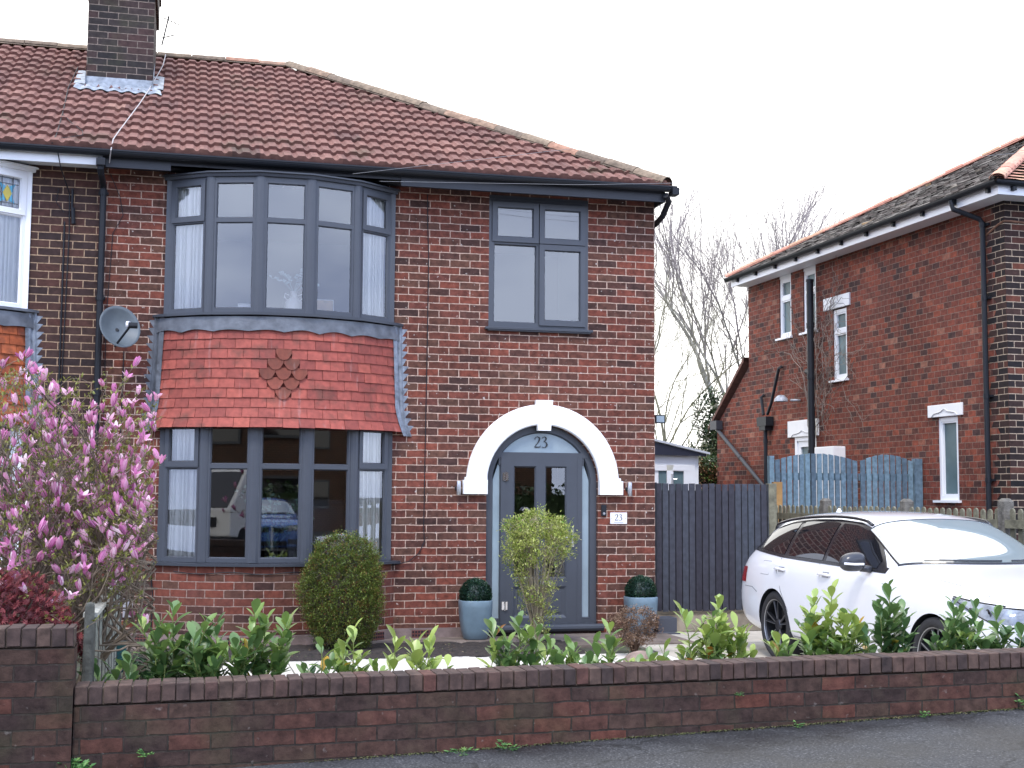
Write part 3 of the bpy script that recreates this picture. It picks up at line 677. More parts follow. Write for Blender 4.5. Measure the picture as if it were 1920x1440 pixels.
for (p0, p1) in panes:
    bead(lf, I, p0, p1, .63, LZ1-.11, yl, yl+.02, .016); lg.face([(p0, yl+.024, .63), (p1, yl+.024, .63), (p1, yl+.024, LZ1-.11), (p0, yl+.024, LZ1-.11)])
leaf = part('front_door', lf, M['grey'], house, 'grey front door with two tall glass panes')
part('door_glass', lg, M['glass'], leaf)
mb = MB(); mb.box(-.992, -.96, yl-.012, yl, .98, 1.2); mb.tube([(-.976, yl-.01, 1.09), (-.976, yl-.05, 1.09), (-1.09, yl-.055, 1.09)], .01, 8); part('handle', mb, M['chrome'], leaf)
for z in (1.77, .33):
    mb = MB(); mb.box(L0-.035, L0+.03, yl-.014, yl-.001, z-.045, z+.045); mb.tube([(L0, yl-.016, z-.055), (L0, yl-.016, z+.055)], .009, 8); mb.box(L0-.022, L0+.016, yl-.018, yl-.013, z-.02, z+.02); part('hinge', mb, M['chrome'], leaf)
mb = MB(); mb.tube([(-1.53+.045*math.cos(R(a)), yl-.02, 1.37+.05*math.sin(R(a))) for a in range(20, 170, 15)], .009, 6); mb.box(-1.56, -1.50, yl-.01, yl+.024, 1.34, 1.37); part('knocker', mb, M['chrome'], leaf)
mb = MB(); mb.box(-1.36, -1.23, yl-.008, yl, .558, .60); part('letterbox', mb, M['steel'], leaf, bevel=.003)
me = text_mesh('23', .125, .002); o = bpy.data.objects.new('house_number', me); COL.objects.link(o); me.materials.append(M['ink'])
o.location = (DX, y0+.02, 2.165); o.rotation_euler = (R(90), 0, 0); attach(o, house)
NUMBER_ME = me
# sill and step
mb = MB(); mb.box(DX-.62, DX+.62, -.03, .06, .055, .125); mb.tube([(DX-.7, -.06, .085), (DX+.7, -.06, .085)], .042, 10); part('door_sill', mb, M['grey_dark'], house)
mb = MB(); mb.box(DX-.58, DX+.62, -.05, .02, -.02, .05); part('door_step', mb, brick('step brick', [(0, (.02, .015, .015)), (1, (.04, .02, .018))], (.05, .04, .035)), house)
# white plaster arch
mb = MB(); n = 36; ro = .888; ri = DR+.004
def ar(rad, y, k): a = math.pi-math.pi*k/n; return (DX+rad*math.cos(a), y, DZ+rad*math.sin(a))
loops = [(ri, .06), (ri, -.045), (ri+.012, -.055), (ro-.012, -.055), (ro, -.045), (ro, -.0)]
mb.grid([[ar(r, y, k) for k in range(n+1)] for (r, y) in loops][::-1])
for s_ in (-1, 1):
    xa, xb = sorted((DX+s_*(ri-.002), DX+s_*.93)); mb.box(xa, xb, -.075, .06 if False else .05, 1.572, 1.727)
    xa, xb = sorted((DX+s_*ri, DX+s_*(ro+.02))); mb.box(xa, xb, -.062, -.001, 1.727, 1.76)
# keystone
mb.mesh([(DX-.075, -.068, 2.29), (DX+.075, -.068, 2.29), (DX+.1, -.068, 2.635), (DX-.1, -.068, 2.635), (DX-.075, .0, 2.29), (DX+.075, 0, 2.29), (DX+.1, 0, 2.635), (DX-.1, 0, 2.635)], [(0, 1, 2, 3), (0, 4, 5, 1), (1, 5, 6, 2), (2, 6, 7, 3), (3, 7, 4, 0)])
part('door_arch', mb, M['white_paint'], house, auto=35)
# ------------------------------------------------------------------ roofs
SL = .569; EX, EY, EZ = .09, -.42, 5.105
RY = 3.64; RZ = EZ+(RY-EY)*SL
def roof_z(y): return EZ+(y-EY)*SL
def tile_roof(mb, x0, x1, hip=True, seed=2):
    rs = random.Random(seed)
    sl = math.sqrt(1+SL*SL); nr = 15; g = (RY-EY)/nr; per = .146; sub = 8; dx = per/sub
    nrm = Vector((0, -SL, 1)).normalized(); rowcol = {}
    for k in range(nr):
        ya, yb = EY+g*k, EY+g*(k+1)+.03
        i0 = int(round((x1-x0)/dx)); i = 0
        while i < i0:
            # one tile = 2 rolls
            tn = min(2*sub, i0-i); xl = x1-(i)*dx
            col = min(1, max(0, rs.gauss(.5, .15))); lift = rs.uniform(0, .005)
            rows = [[], [], []]
            lim = None
            for j in range(tn+1):
                x = x1-(i+j)*dx
                if hip and EX-x+EY-.05 < ya+.001: continue
                ph = ((i+j) % sub)/sub
                hh = .017*(1 if ph < .02 or ph > .98 else math.cos(ph*2*math.pi))*1.0
                hh = .015*max(-1, min(.7, (math.cos(ph*2*math.pi)+.4)*1.8))
                ym = yb
                if hip: ym = min(yb, EX-x+EY-.05)
                p0 = Vector((x, ya, roof_z(ya)))+nrm*(hh+.05+lift); p1 = Vector((x, ym, roof_z(ym)))+nrm*(hh+.012)
                if hip and ym < ya: p1 = Vector((x, ya, roof_z(ya)))+nrm*(hh+.05+lift)
                pb = Vector((x, ya+.004, roof_z(ya)))+nrm*(hh*.9-.014)
                rows[0].append(p1); rows[1].append(p0); rows[2].append(pb)
            if len(rows[0]) > 1: mb.grid(rows[::-1] if False else rows, uv=float(col))
            i += tn
def ridge_line(mb, A, B, rad=.12, seg=.42, seed=4, sq=.62):
    rs = random.Random(seed); A = Vector(A); B = Vector(B); d = (B-A); Ln = d.length; d.normalize()
    side = d.cross(Vector((0, 0, 1))).normalized(); upv = side.cross(d).normalized()
    n = max(1, round(Ln/seg)); s_ = Ln/n
    for i in range(n):
        c = rs.uniform(0, 1); dz = rs.uniform(-.006, .01)
        if i == 0:
            mb.grid([[A+d*t+side*math.cos(math.pi*k/8)*rad*.97*w_+upv*(math.sin(math.pi*k/8)*rad*sq*.86-.035) for k in range(9)] for (t, w_) in ((.01, 1), (Ln-.01, 1))], uv=.1)
        rows = []
        for (t, rr) in ((0.004, rad*.93), (0.004, rad), (s_*.5, rad*.985), (s_-.004, rad*1.02), (s_-.004, rad*.9)):
            p = A+d*(i*s_+t)
            rows.append([p+side*math.cos(math.pi*k/8)*rr+upv*(math.sin(math.pi*k/8)*rr*sq+dz-.02) for k in range(9)])
        mb.grid(rows, uv=float(c))
mb = MB(); tile_roof(mb, PY, EX); mb.face([(PY, EY, EZ-.004), (EX, EY, EZ-.004), (EX-4.06, RY, RZ-.004), (PY, RY, RZ-.004)], .1)
# hip side, rear slope
mb.face([(EX, EY, EZ), (EX, 7.7, EZ), (EX-4.06, RY, RZ)], .4); mb.face([(EX, 7.7, EZ), (PY, 7.7, EZ), (PY, RY, RZ), (EX-4.06, RY, RZ)], .4)
roof = part('roof', mb, M['rtile'], house, smooth=False)
mb = MB(); ridge_line(mb, (PY, RY, RZ+.03), (EX-4.06, RY, RZ+.03)); ridge_line(mb, (EX-.06, EY+.04, EZ+.045), (EX-4.08, RY-.02, RZ+.04), seed=9, rad=.135)
part('ridge_tiles', mb, M['ridge'], roof, auto=50)
# eaves: fascia, soffit, gutter
mb = MB(); mb.box(PY, -5.5, -.32, -.3, 4.94, 5.1); mb.box(-3.05, .0, -.32, -.3, 4.935, 5.1); mb.box(.0, .02, -.32, 7.6, 4.935, 5.1)
mb.box(PY, 0, -.3, 0, 5.0, 5.02); mb.box(-5.5, -3.05, -.31, -.2, 5.0, 5.1)
part('fascia', mb, M['fascia'], house)
def gutter(mb, x0, x1, y=-.39, z=5.088, rad=.052):
    P = []
    for (rr) in (rad, rad-.006):
        for k in range(9): P.append([(x, y-rr*math.cos(math.pi*k/8), z-rr*math.sin(math.pi*k/8)) for x in (x0, x1)])
    mb.grid(P)
    mb.box(x0, x1, y-rad-.006, y-rad+.004, z-.004, z+.012)
mb = MB(); gutter(mb, PY, .12)
mb.tube([(.0, -.39, 5.0), (.07, -.3, 4.95), (.07, -.1, 4.82), (.07, .1, 4.78), (.02, .3, 4.72)], .035, 8)
mb.box(.06, .14, -.46, -.32, 5.0, 5.08)
part('gutter', mb, M['black'], house)
mb = MB(); mb.tube([(-6.2, -.39, 5.02), (-6.2, -.385, 4.9), (-6.2, -.34, 4.87), (-6.185, -.12, 4.80), (-6.185, -.075, 4.76), (-6.185, -.075, .15)], .034, 10)
for z in (4.72, 3.6, 2.6, 1.5): mb.tube([(-6.185, -.075, z-.03), (-6.185, -.075, z+.03)], .041, 10); mb.box(-6.235, -6.135, -.05, .0, z-.012, z+.012)
mb.box(-6.245, -6.155, -.45, -.34, 4.93, 5.0)
part('downpipe', mb, M['black'], house)
# chimney
CX0, CX1, CY0, CY1 = -6.55, -5.775, 1.93, 3.1
mb = MB(); mb.box(CX0, CX1, CY0, CY1, 6.0, 7.62); mb.box(CX0-.03, CX1+.03, CY0-.03, CY1+.03, 7.62, 7.95); mb.box(CX0-.05, CX1+.05, CY0-.05, CY1+.05, 7.95, 8.05)
ch = part('chimney', mb, M['chimney_brick'], house)
mb = MB(); f0 = roof_z(CY0-.3)
mb.box(CX0-.01, CX1+.01, CY0-.012, CY0-.002, roof_z(CY0)-.02, roof_z(CY0)+.13)
P = []
for (y_, dz, ex) in ((CY0-.01, .05, .09), (CY0-.12, .06, .1), (CY0-.25, .07, .11), (CY0-.3, .055, .12)):
    P.append([(CX0-ex+(CX1-CX0+2*ex)*i/40, y_, roof_z(y_)+dz+.012*math.cos(i*2*math.pi/6.2)) for i in range(41)])
mb.grid(P)
for sx, s_ in ((CX0, -1), (CX1, 1)):
    P = []
    for y_ in [CY0-.1+i*.15 for i in range(5)]:
        P.append([(sx+s_*.003, y_, roof_z(y_)+.16), (sx+s_*.004, y_, roof_z(y_)+.06), (sx+s_*.08, y_, roof_z(y_)+.065), (sx+s_*.13, y_, roof_z(y_)+.06)])
    mb.grid(P)
    for i in range(4):
        y_ = CY0+i*.14; mb.face([(sx+s_*.006, y_, roof_z(y_)+.1), (sx+s_*.006, y_+.14, roof_z(y_)+.14), (sx+s_*.006, y_+.14, roof_z(y_)+.3), (sx+s_*.006, y_, roof_z(y_)+.24)])
part('chimney_flashing', mb, plain('pale lead flashing', (.28, .31, .34), .5, metal=.1, bump=.5, bscale=20, var=.4, vscale=12), house)
# cables on the house front
mb = MB()
mb.tube([(-2.7, -.01, 4.93), (-2.695, -.012, 4.6), (-2.68, -.012, 4.2), (-2.685, -.012, 3.2), (-2.695, -.012, 2.0), (-2.7, -.012, 1.2), (-2.69, -.012, 1.05), (-2.75, -.015, .92), (-2.86, -.02, .83), (-3.05, -.03, .79), (-3.2, -.08, .78)], .005, 5)
mb.tube([bay_pt(t*.01, .045, .74+.012*math.sin(t*.17), BX) for t in range(-62, 60, 6)], .005, 5)
mb.tube([(-5.6, -.012, .78), (-5.565, -.012, .5), (-5.57, -.012, .1)], .008, 5)
mb.tube([(-5.80, -.012, .25), (-5.7, -.02, .17), (-5.6, -.012, .2)], .005, 5)
mb.tube([(-6.12, -.03, 4.93), (-6.02, -.012, 4.7), (-5.98, -.012, 4.5), (-6.08, -.012, 4.3), (-6.12, -.012, 3.4), (-6.11, -.012, 2.2)], .004, 5)
mb.tube([(-5.93, -.012, 3.05), (-5.94, -.012, 2.2), (-5.95, -.012, 1.2)], .006, 5)
part('cable', mb, M['black'], house)
mb = MB(); mb.tube([(-5.66, 3.55, 7.45), (-5.68, 3.0, roof_z(3.0)+.07), (-5.79, 1.9, roof_z(1.9)+.07), (-5.89, 1.1, roof_z(1.1)+.07), (-6.05, .0, roof_z(0)+.07), (-6.09, -.3, roof_z(-.3)+.07), (-6.1, -.47, 5.08), (-6.12, -.33, 4.98)], .006, 5); part('cable', mb, plain('pale cable', (.45, .42, .4), .6), roof)
mb = MB(); mb.box(-5.86, -5.76, -.05, 0, .27, .465); part('meter_box', mb, plain('grey meter box', (.3, .29, .3), .6), house, bevel=.006)
# ------------------------------------------------------------------ things fixed to the front
def curtain(pts, z0, z1, label, seed):
    rs = random.Random(seed); n = 90; mb = MB(); P = []
    pts = [Vector(p) for p in pts]
    for z in (z1, (z0+z1)/2, z0):
        row = []
        for i in range(n+1):
            t = i/n*(len(pts)-1); k = min(int(t), len(pts)-2); p = pts[k].lerp(pts[k+1], t-k)
            amp = .022 if z < z1 else .014
            row.append((p.x, p.y+amp*math.sin(i*.55+math.sin(i*.21+seed)*1.3)+.008*math.sin(i*1.7), z))
        P.append(row)
    mb.grid(P); return tag(mb.build('curtain', M['curtain'], smooth=True), label, 'curtain', 'curtains in the bay windows')
curtain([(BX-1.15, .02, 0), (BX-.80, -.2, 0)], 3.46, 4.9, 'white voile curtain at the left end of the upstairs grey bay window', 1)
curtain([(BX+.82, -.2, 0), (BX+1.15, .02, 0)], 3.46, 4.9, 'white voile curtain at the right end of the upstairs grey bay window', 2)
curtain([(BX-1.15, .02, 0), (BX-.80, -.2, 0)], .85, 2.3, 'pale green-white curtain at the left end of the downstairs grey bay window', 3)
curtain([(BX+.84, -.18, 0), (BX+1.15, .02, 0)], .85, 2.3, 'pale curtain at the right end of the downstairs grey bay window', 4)
# ornaments on the upstairs sill
vase = thing('vase', 'white two-handled vase with pale leafy sprigs on the upstairs bay sill', 'vase', (-4.18, -.18, 3.46))
prof = [(.0, 0), (.05, 0), (.085, .04), (.1, .1), (.09, .16), (.05, .2), (.035, .23), (.035, .255), (.045, .27), (.03, .27)]
mb = MB(); mb.lathe(prof, (-4.18, -.18, 3.46), 20)
for s_ in (-1, 1): mb.tube([(-4.18+s_*.07, -.18, 3.64), (-4.18+s_*.1, -.18, 3.67), (-4.18+s_*.095, -.18, 3.71), (-4.18+s_*.045, -.18, 3.69)], .008, 6)
part('body', mb, M['white_paint'], vase, smooth=True)
def leaf_face(mb, p, d, n, ln, wd, c, fold=.15):
    """simple folded leaf: 4 faces"""
    d = d.normalized(); s_ = d.cross(n); s_ = s_.normalized() if s_.length > 1e-6 else d.orthogonal().normalized(); n = s_.cross(d)
    a = p; t = p+d*ln; m1 = p+d*ln*.5-n*ln*.02
    l = p+d*ln*.5+s_*wd*.5+n*wd*fold; r = p+d*ln*.5-s_*wd*.5+n*wd*fold
    mb.mesh([a, l, m1, r, t], [(0, 2, 1), (0, 3, 2), (1, 2, 4), (2, 3, 4)], uv=float(c))
mb = MB(); rs = random.Random(5)
for i in range(9):
    a = rs.uniform(-1, 1); tip = Vector((-4.18+a*.3, -.18+rs.uniform(-.06, .1), 3.72+.26*(1-abs(a)*.6)+rs.uniform(-.04, .04))); base = Vector((-4.18, -.18, 3.72)); mid = (base+tip)/2+Vector((0, 0, .05))
    mb.tube([base, mid, tip], .003, 4, r=.2)
    for j in range(9):
        t = .35+.65*j/8; p = base.lerp(tip, t)+Vector((0, 0, .05*(1-abs(2*t-1)))); dd = Vector((rs.uniform(-1, 1), rs.uniform(-.5, .5), rs.uniform(-.4, 1)))
        leaf_face(mb, p, dd, Vector((0, -1, .3)), .045, .03, rs.random())
part('sprigs', mb, uvramp('pale sprig', [(0, (.3, .42, .42)), (1, (.5, .6, .6))], rough=.7), vase)
pf = thing('picture_frame', 'small wooden-fronted picture leaning on the right of the upstairs bay sill', 'picture', (-3.87, -.2, 3.46))
T = lambda p: Vector((-3.86+p.x, -.2+p.y+p.z*.12, 3.46+p.z)); mb = MB(); frame_rect(mb, T, -.11, .11, 0, .2, .008, -.01, .01); part('frame', mb, M['white_paint'], pf)
mb = MB(); mb.box(-.102, .102, -.002, .008, .008, .192, T); part('panel', mb, plain('light wood grain', (.5, .36, .2), .7, var=.3, vscale=9), pf)
pf = thing('picture_frame', 'white photo frame standing left of the vase on the upstairs bay sill', 'picture', (-4.68, -.2, 3.46))
T = lambda p: Vector((-4.68+p.x, -.2+p.y+p.z*.12, 3.46+p.z)); mb = MB(); frame_rect(mb, T, -.09, .09, 0, .12, .01, -.01, .01); part('frame', mb, M['white_paint'], pf)
mb = MB(); mb.box(-.08, .08, -.002, .008, .01, .11, T); part('panel', mb, M['sign'], pf)
mb = MB(); mb.box(-1.12, -.98, .1, .2, 3.5, 3.58); tag(mb.build('box', M['sign'], bevel=.004), 'small white box on the sill of the four-pane window', 'box')
# living room furniture seen through the lower bay
vs = thing('vase', 'tall clear glass vase with eucalyptus behind the downstairs bay window', 'vase', (-4.35, .02, .8))
mb = MB(); mb.lathe([(0, 0), (.1, 0), (.11, .1), (.105, .4), (.11, .42)], (-4.35, .02, .8), 20); part('glass_body', mb, glassmat('vase glass', 1.5, (.8, .9, .88), base=.05), vs, smooth=True)
mb = MB()
for i in range(14):
    tip = Vector((-4.35+rs.uniform(-.45, .5), .02+rs.uniform(-.12, .2), 1.3+rs.uniform(-.05, .3))); base = Vector((-4.35, .02, .95)); mb.tube([base, base.lerp(tip, .5)+Vector((0, 0, .06)), tip], .004, 4, r=.2)
    for j in range(12):
        p = base.lerp(tip, .35+.65*j/11)+Vector((0, 0, .03)); leaf_face(mb, p, Vector((rs.uniform(-1, 1), rs.uniform(-1, 1), rs.uniform(-.3, 1))), Vector((0, -1, .3)), .06, .045, rs.random())
part('sprigs', mb, uvramp('eucalyptus', [(0, (.1, .17, .14)), (1, (.25, .36, .32))], rough=.6), vs)
lampo = thing('armchair', 'grey armchair behind the downstairs bay window', 'chair', (-3.75, .6, .1))
mb = MB(); mb.box(-4.1, -3.4, .35, 1.1, .1, .55); part('seat', mb, plain('grey upholstery', (.16, .17, .18), .9, bump=.3), lampo, bevel=.06)
mb = MB(); mb.box(-4.1, -3.4, .95, 1.15, .5, 1.5, T=lambda p: Vector((p.x, p.y+(p.z-.5)*.2, p.z))); part('backrest', mb, plain('grey upholstery back', (.16, .17, .18), .9, bump=.3), lampo, bevel=.06)
# wall lights
wl = thing('wall_light', 'brushed steel up-down wall light left of the white door arch', 'wall light', (-2.325, 0, 1.637), 'wall lights beside the door')
mb = MB(); mb.lathe([(0, -.077), (.024, -.077), (.026, -.07), (.026, .07), (.024, .077), (0, .077)], (-2.325, -.075, 1.637), 16); part('shade', mb, M['steel'], wl, smooth=False, auto=40)
mb = MB(); mb.lathe([(0, 0), (.03, 0), (.03, -.02), (.012, -.03), (.012, -.055)], (-2.325, 0, 1.637), 14, axis='y'); part('bracket', mb, M['black'], wl)
def dup(root, loc, label=None, **kw):
    r = root.copy(); COL.objects.link(r); r.location = loc
    if label: r['label'] = label
    def rec(src, dst):
        for ch_ in src.children:
            c = ch_.copy(); COL.objects.link(c); c.parent = dst; c.matrix_parent_inverse = ch_.matrix_parent_inverse.copy(); rec(ch_, c)
    rec(root, r); return r
dup(wl, (-.33, 0, 1.637), 'brushed steel up-down wall light right of the white door arch')
db = thing('doorbell', 'small black video doorbell on the brick right of the front door', 'doorbell', (-.622, 0, 1.395))
mb = MB(); mb.box(-.652, -.592, -.025, 0, 1.33, 1.46); part('body', mb, M['black'], db, bevel=.006)
mb = MB(); mb.lathe([(0, -.031), (.013, -.031), (.015, -.027), (.015, -.024)], (-.622, 0, 1.36), 16, axis='y'); part('button', mb, M['steel'], db)
np_ = thing('number_plate', 'white house number plaque reading 23 on the brickwork', 'sign', (-.443, 0, 1.307))
mb = MB(); mb.box(-.543, -.343, -.014, -.003, 1.243, 1.371); part('plate', mb, M['sign'], np_, bevel=.002)
me2 = text_mesh('23', .07, .001); me2.materials.append(M['ink']); o = bpy.data.objects.new('numerals', me2); COL.objects.link(o); o.location = (-.443, -.0155, 1.317); o.rotation_euler = (R(90), 0, 0); attach(o, np_)
mb = MB()
for x in (-.525, -.361): mb.lathe([(0, -.017), (.005, -.016), (.006, -.014)], (x, 0, 1.307), 8, axis='y')
mb.box(-.50, -.386, -.0155, -.014, 1.258, 1.266); part('small_print', mb, M['ink_grey'], np_)
# satellite dish
sdsh = thing('satellite_dish', 'grey satellite dish on the brick wall beside the black downpipe', 'satellite dish', (-5.97, -.4, 3.235))
ax = Vector((.42, -.85, .3)).normalized(); T0 = ax.to_track_quat('Z', 'Y').to_matrix()
c0 = Vector((-5.985, -.33, 3.245))
mb = MB(); P = []
for i in range(9):
    rr = .218*i/8; P.append([c0+T0@Vector((rr*math.cos(a), rr*1.06*math.sin(a), .10*(rr/.218)**2-.03)) for a in [2*math.pi*k/28 for k in range(28)]])
P.append([c0+T0@Vector((.221*math.cos(a), .234*math.sin(a), .062)) for a in [2*math.pi*k/28 for k in range(28)]])
mb.grid(P, close=True); part('reflector', mb, plain('dish grey paint', (.095, .115, .125), .5, var=.15), sdsh, smooth=True)
mb = MB(); lnb = c0+ax*.30+Vector((.03, 0, -.08)); low = c0+T0@Vector((0, -.2, .05)); low = c0+Vector((-.02, -.06, -.19))
mb.tube([low, lnb+Vector((-.03, 0, -.02))], .012, 6); mb.tube([lnb+Vector((-.04, 0, 0)), lnb+Vector((.05, 0, 0))], .032, 10)
part('feed_arm', mb, M['black'], sdsh)
mb = MB(); mb.tube([lnb+Vector((-.055, 0.02, .01)), lnb+Vector((-.03, 0.01, .01))], .034, 12); part('feed_cap', mb, M['sign'], sdsh)
mb = MB(); mb.tube([c0-ax*.02, (-5.95, -.12, 3.2), (-5.95, 0, 3.2)], .018, 8); mb.box(-6.0, -5.9, -.012, 0, 3.12, 3.28); part('bracket', mb, M['black'], sdsh)
# floodlight on the side wall
fl = thing('floodlight', 'small square floodlight on the side wall above the dark gate', 'floodlight', (.0, .5, 2.5))
mb = MB(); mb.box(.17, .29, .44, .5, 2.43, 2.53); mb.tube([(0, .52, 2.56), (.1, .5, 2.56), (.2, .49, 2.5)], .012, 6); mb.box(0, .03, .47, .57, 2.52, 2.6); part('body', mb, M['black'], fl)
mb = MB(); mb.box(.182, .278, .434, .441, 2.442, 2.518); part('lens', mb, M['frost'], fl)
mb = MB(); mb.box(.0, .13, .46, .56, 2.66, 2.74, T=lambda p: Vector((p.x, p.y, p.z-.3*p.x))); tag(mb.build('security_camera', M['black'], bevel=.008), 'black box-shaped security camera above the floodlight', 'camera')
# overhead wires
for i, pts in enumerate([[(-3.6, -.45, 5.0), (-.5, -2.0, 5.22), (3., -3.7, 5.75), (8., -6.3, 6.9), (16, -10.5, 9)], [(-3.3, -.4, 4.95), (-1.2, -.9, 4.93), (.15, -1.2, 4.97), (6, -2.6, 5.6), (16, -5, 8.2)]]):
    mb = MB(); mb.tube(pts, .0018, 4); tag(mb.build('overhead_wire', plain('wire', (.3, .3, .3), .6)), ['thin overhead wire crossing in front of the tiled roof', 'thin overhead wire running along below the house gutter'][i], 'wire', 'overhead wires')
# aerial
ae = MB(); ae.tube([(-5.70, 2.9, 7.35), (-5.62, 2.9, 7.75)], .01, 5)
for i in range(5): ae.tube([(-5.68+i*.045, 2.9-.1, 7.72-.02*i), (-5.68+i*.045, 3.0, 7.72-.02*i)], .004, 4); ae.tube([(-5.66+i*.04, 2.88, 7.70-.02*i), (-5.66+i*.04, 2.88, 7.76-.02*i)], .004, 4)
ae.tube([(-5.72, 2.9, 7.73), (-5.46, 2.9, 7.63)], .005, 4)
ae.tube([(-5.70, 2.9, 7.45), (-5.55, 2.9, 7.5)], .008, 4)
tag(ae.build('tv_aerial', M['black']), 'thin television aerial right of the chimney', 'aerial')
# ------------------------------------------------------------------ adjoining house on the left
NX = 2*PY-BX
nh = thing('brick_house', 'adjoining dark brown brick house with white bay windows and orange tile panel', 'house', (-9, 0, 0))
mb = MB()
UB2 = (NX-1.235, NX+1.235, 3.36, 4.96); LB2 = (NX-1.235, NX+1.235, .1, 2.3)
wall_panel(mb, [-13.5, PY-.0], [-.1, 5.15], [UB2, LB2], 0, .28)
mb.face([(-13.5, 0, -.1), (-13.5, 7.3, -.1), (-13.5, 7.3, 5.15), (-13.5, 0, 5.15)]); mb.face([(PY, 7.3, -.1), (-13.5, 7.3, -.1), (-13.5, 7.3, 5.15), (PY, 7.3, 5.15)])
part('wall', mb, M['brick_dark'], nh)
mb = MB(); bay_strip(mb, .03, -.1, .03, .81, cx=NX); part('bay_wall', mb, M['brick_dark'], nh)
mb = MB()
for (z0, z1) in ((.1, 2.55), (2.75, 5.05)):
    mb.face([(-13.4, 4, z0), (PY-.02, 4, z0), (PY-.02, 4, z1), (-13.4, 4, z1)]); mb.face([(PY-.02, .28, z0), (PY-.02, .28, z1), (PY-.02, 4, z1), (PY-.02, 4, z0)]); mb.face([(-13.4, .28, z1), (-13.4, 4, z1), (PY-.02, 4, z1), (PY-.02, .28, z1)])
mb.box(-13.4, PY-.03, .28, 4, 2.6, 2.74); mb.box(-13.4, PY-.03, .28, 4, .0, .1)
part('room_walls', mb, M['plaster'], nh)
bay_window(nh, NX, 3.455, 4.91, 4.44, M['white'], 'upstairs white bay window with leaded top lights', sillmat=M['lead'])
bay_window(nh, NX, .845, 2.31, 1.842, M['white'], 'downstairs white bay window behind the magnolia', zhead=.05, sillmat=M['white'])
bay_lid(nh, NX, M['white'])
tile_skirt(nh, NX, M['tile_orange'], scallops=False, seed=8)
# leaded light with coloured diamond in the right-hand top pane
a_, b_ = Vector(bay_pt(R(26.4), 0, 0, NX)), Vector(bay_pt(R(44), 0, 0, NX)); ux = (b_-a_).normalized(); nr_ = Vector((ux.y, -ux.x, 0))
T = lambda p: a_+ux*p.x+nr_*(-.008)+nr_*p.y+Vector((0, 0, p.z))
mb = MB(); uc = .2715; zc = 4.64
mb.cur = 0; mb.face([T(Vector(p)) for p in ((uc, .004, zc-.09), (uc+.05, .004, zc), (uc, .004, zc+.09), (uc-.05, .004, zc))])
mb.cur = 1
for s_ in (-1, 1):
    mb.face([T(Vector(p)) for p in ((uc+s_*.05, .002, zc), (uc+s_*.09, .002, zc-.11), (uc+s_*.02, .002, zc-.07))]); mb.face([T(Vector(p)) for p in ((uc+s_*.05, .002, zc), (uc+s_*.09, .002, zc+.11), (uc+s_*.02, .002, zc+.07))])
mb.cur = 2
for z in (4.5, zc-.1, zc+.1, 4.8): mb.box(uc-.12, uc+.12, .004, .009, z-.003, z+.003, T)
for u in (uc-.06, uc+.06): mb.box(u-.003, u+.003, .004, .009, 4.48, 4.83, T)
part('leaded_light', mb, [plain('yellow glass', (.5, .4, .05), .3), plain('blue glass', (.08, .35, .5), .3), M['lead']], nh)
curtain([(NX+.8, -.2, 0), (NX+1.12, .02, 0)], 3.46, 4.9, 'pale tied-back curtain in the upstairs white bay window', 6)
mb = MB(); tile_roof(mb, -13.6, PY, hip=False, seed=12); mb.face([(-13.6, EY, EZ-.004), (PY, EY, EZ-.004), (PY, RY, RZ-.004), (-13.6, RY, RZ-.004)], .1); mb.face([(-13.6, 7.7, EZ), (PY, 7.7, EZ), (PY, RY, RZ), (-13.6, RY, RZ)], .4)
rf2 = part('roof', mb, M['rtile'], nh)
mb = MB(); ridge_line(mb, (-13.6, RY, RZ+.03), (PY-.01, RY, RZ+.03), seed=21); part('ridge_tiles', mb, M['ridge'], rf2, auto=50)
mb = MB(); mb.box(-13.6, PY+.03, -.335, -.321, 4.95, 5.1); mb.box(-13.6, PY, -.32, 0, 4.99, 5.01); part('fascia', mb, M['white'], nh)
mb = MB(); gutter(mb, -13.6, PY-.002); part('gutter', mb, M['black'], nh)
mb = MB()
mb.tube([(-6.63, -.40, 5.06), (-6.6, -.3, 4.9), (-6.53, -.02, 4.7), (-6.52, -.015, 4.3), (-6.54, -.015, 3.0), (-6.58, -.015, 1.0)], .006, 5)
mb.tube([(-6.50, -.02, 4.75), (-6.50, -.02, 4.55)], .013, 5); mb.tube([(-6.49, -.02, 4.55), (-6.48, -.02, 4.38)], .022, 6)
mb.tube([(-6.57, -.015, 4.4), (-6.57, -.015, 1.0)], .009, 5)
mb.tube([(-6.64, -.012, 4.75), (-6.66, -.012, 4.6), (-6.58, -.012, 4.5)], .004, 5)
mb.tube([(-6.70, 2.6, roof_z(2.6)+.06), (-6.72, 1.6, roof_z(1.6)+.06), (-6.68, .6, roof_z(.6)+.06), (-6.66, -.2, roof_z(-.2)+.06), (-6.68, -.45, 5.12)], .006, 5)
mb.tube([(-6.67, .5, roof_z(.5)+.06), (-6.55, .2, roof_z(.2)+.06), (-6.42, -.05, roof_z(-.05)+.06), (-6.4, -.2, roof_z(-.2)+.06), (-6.6, -.35, roof_z(-.35)+.06)], .004, 5)
part('cable', mb, M['black'], nh)
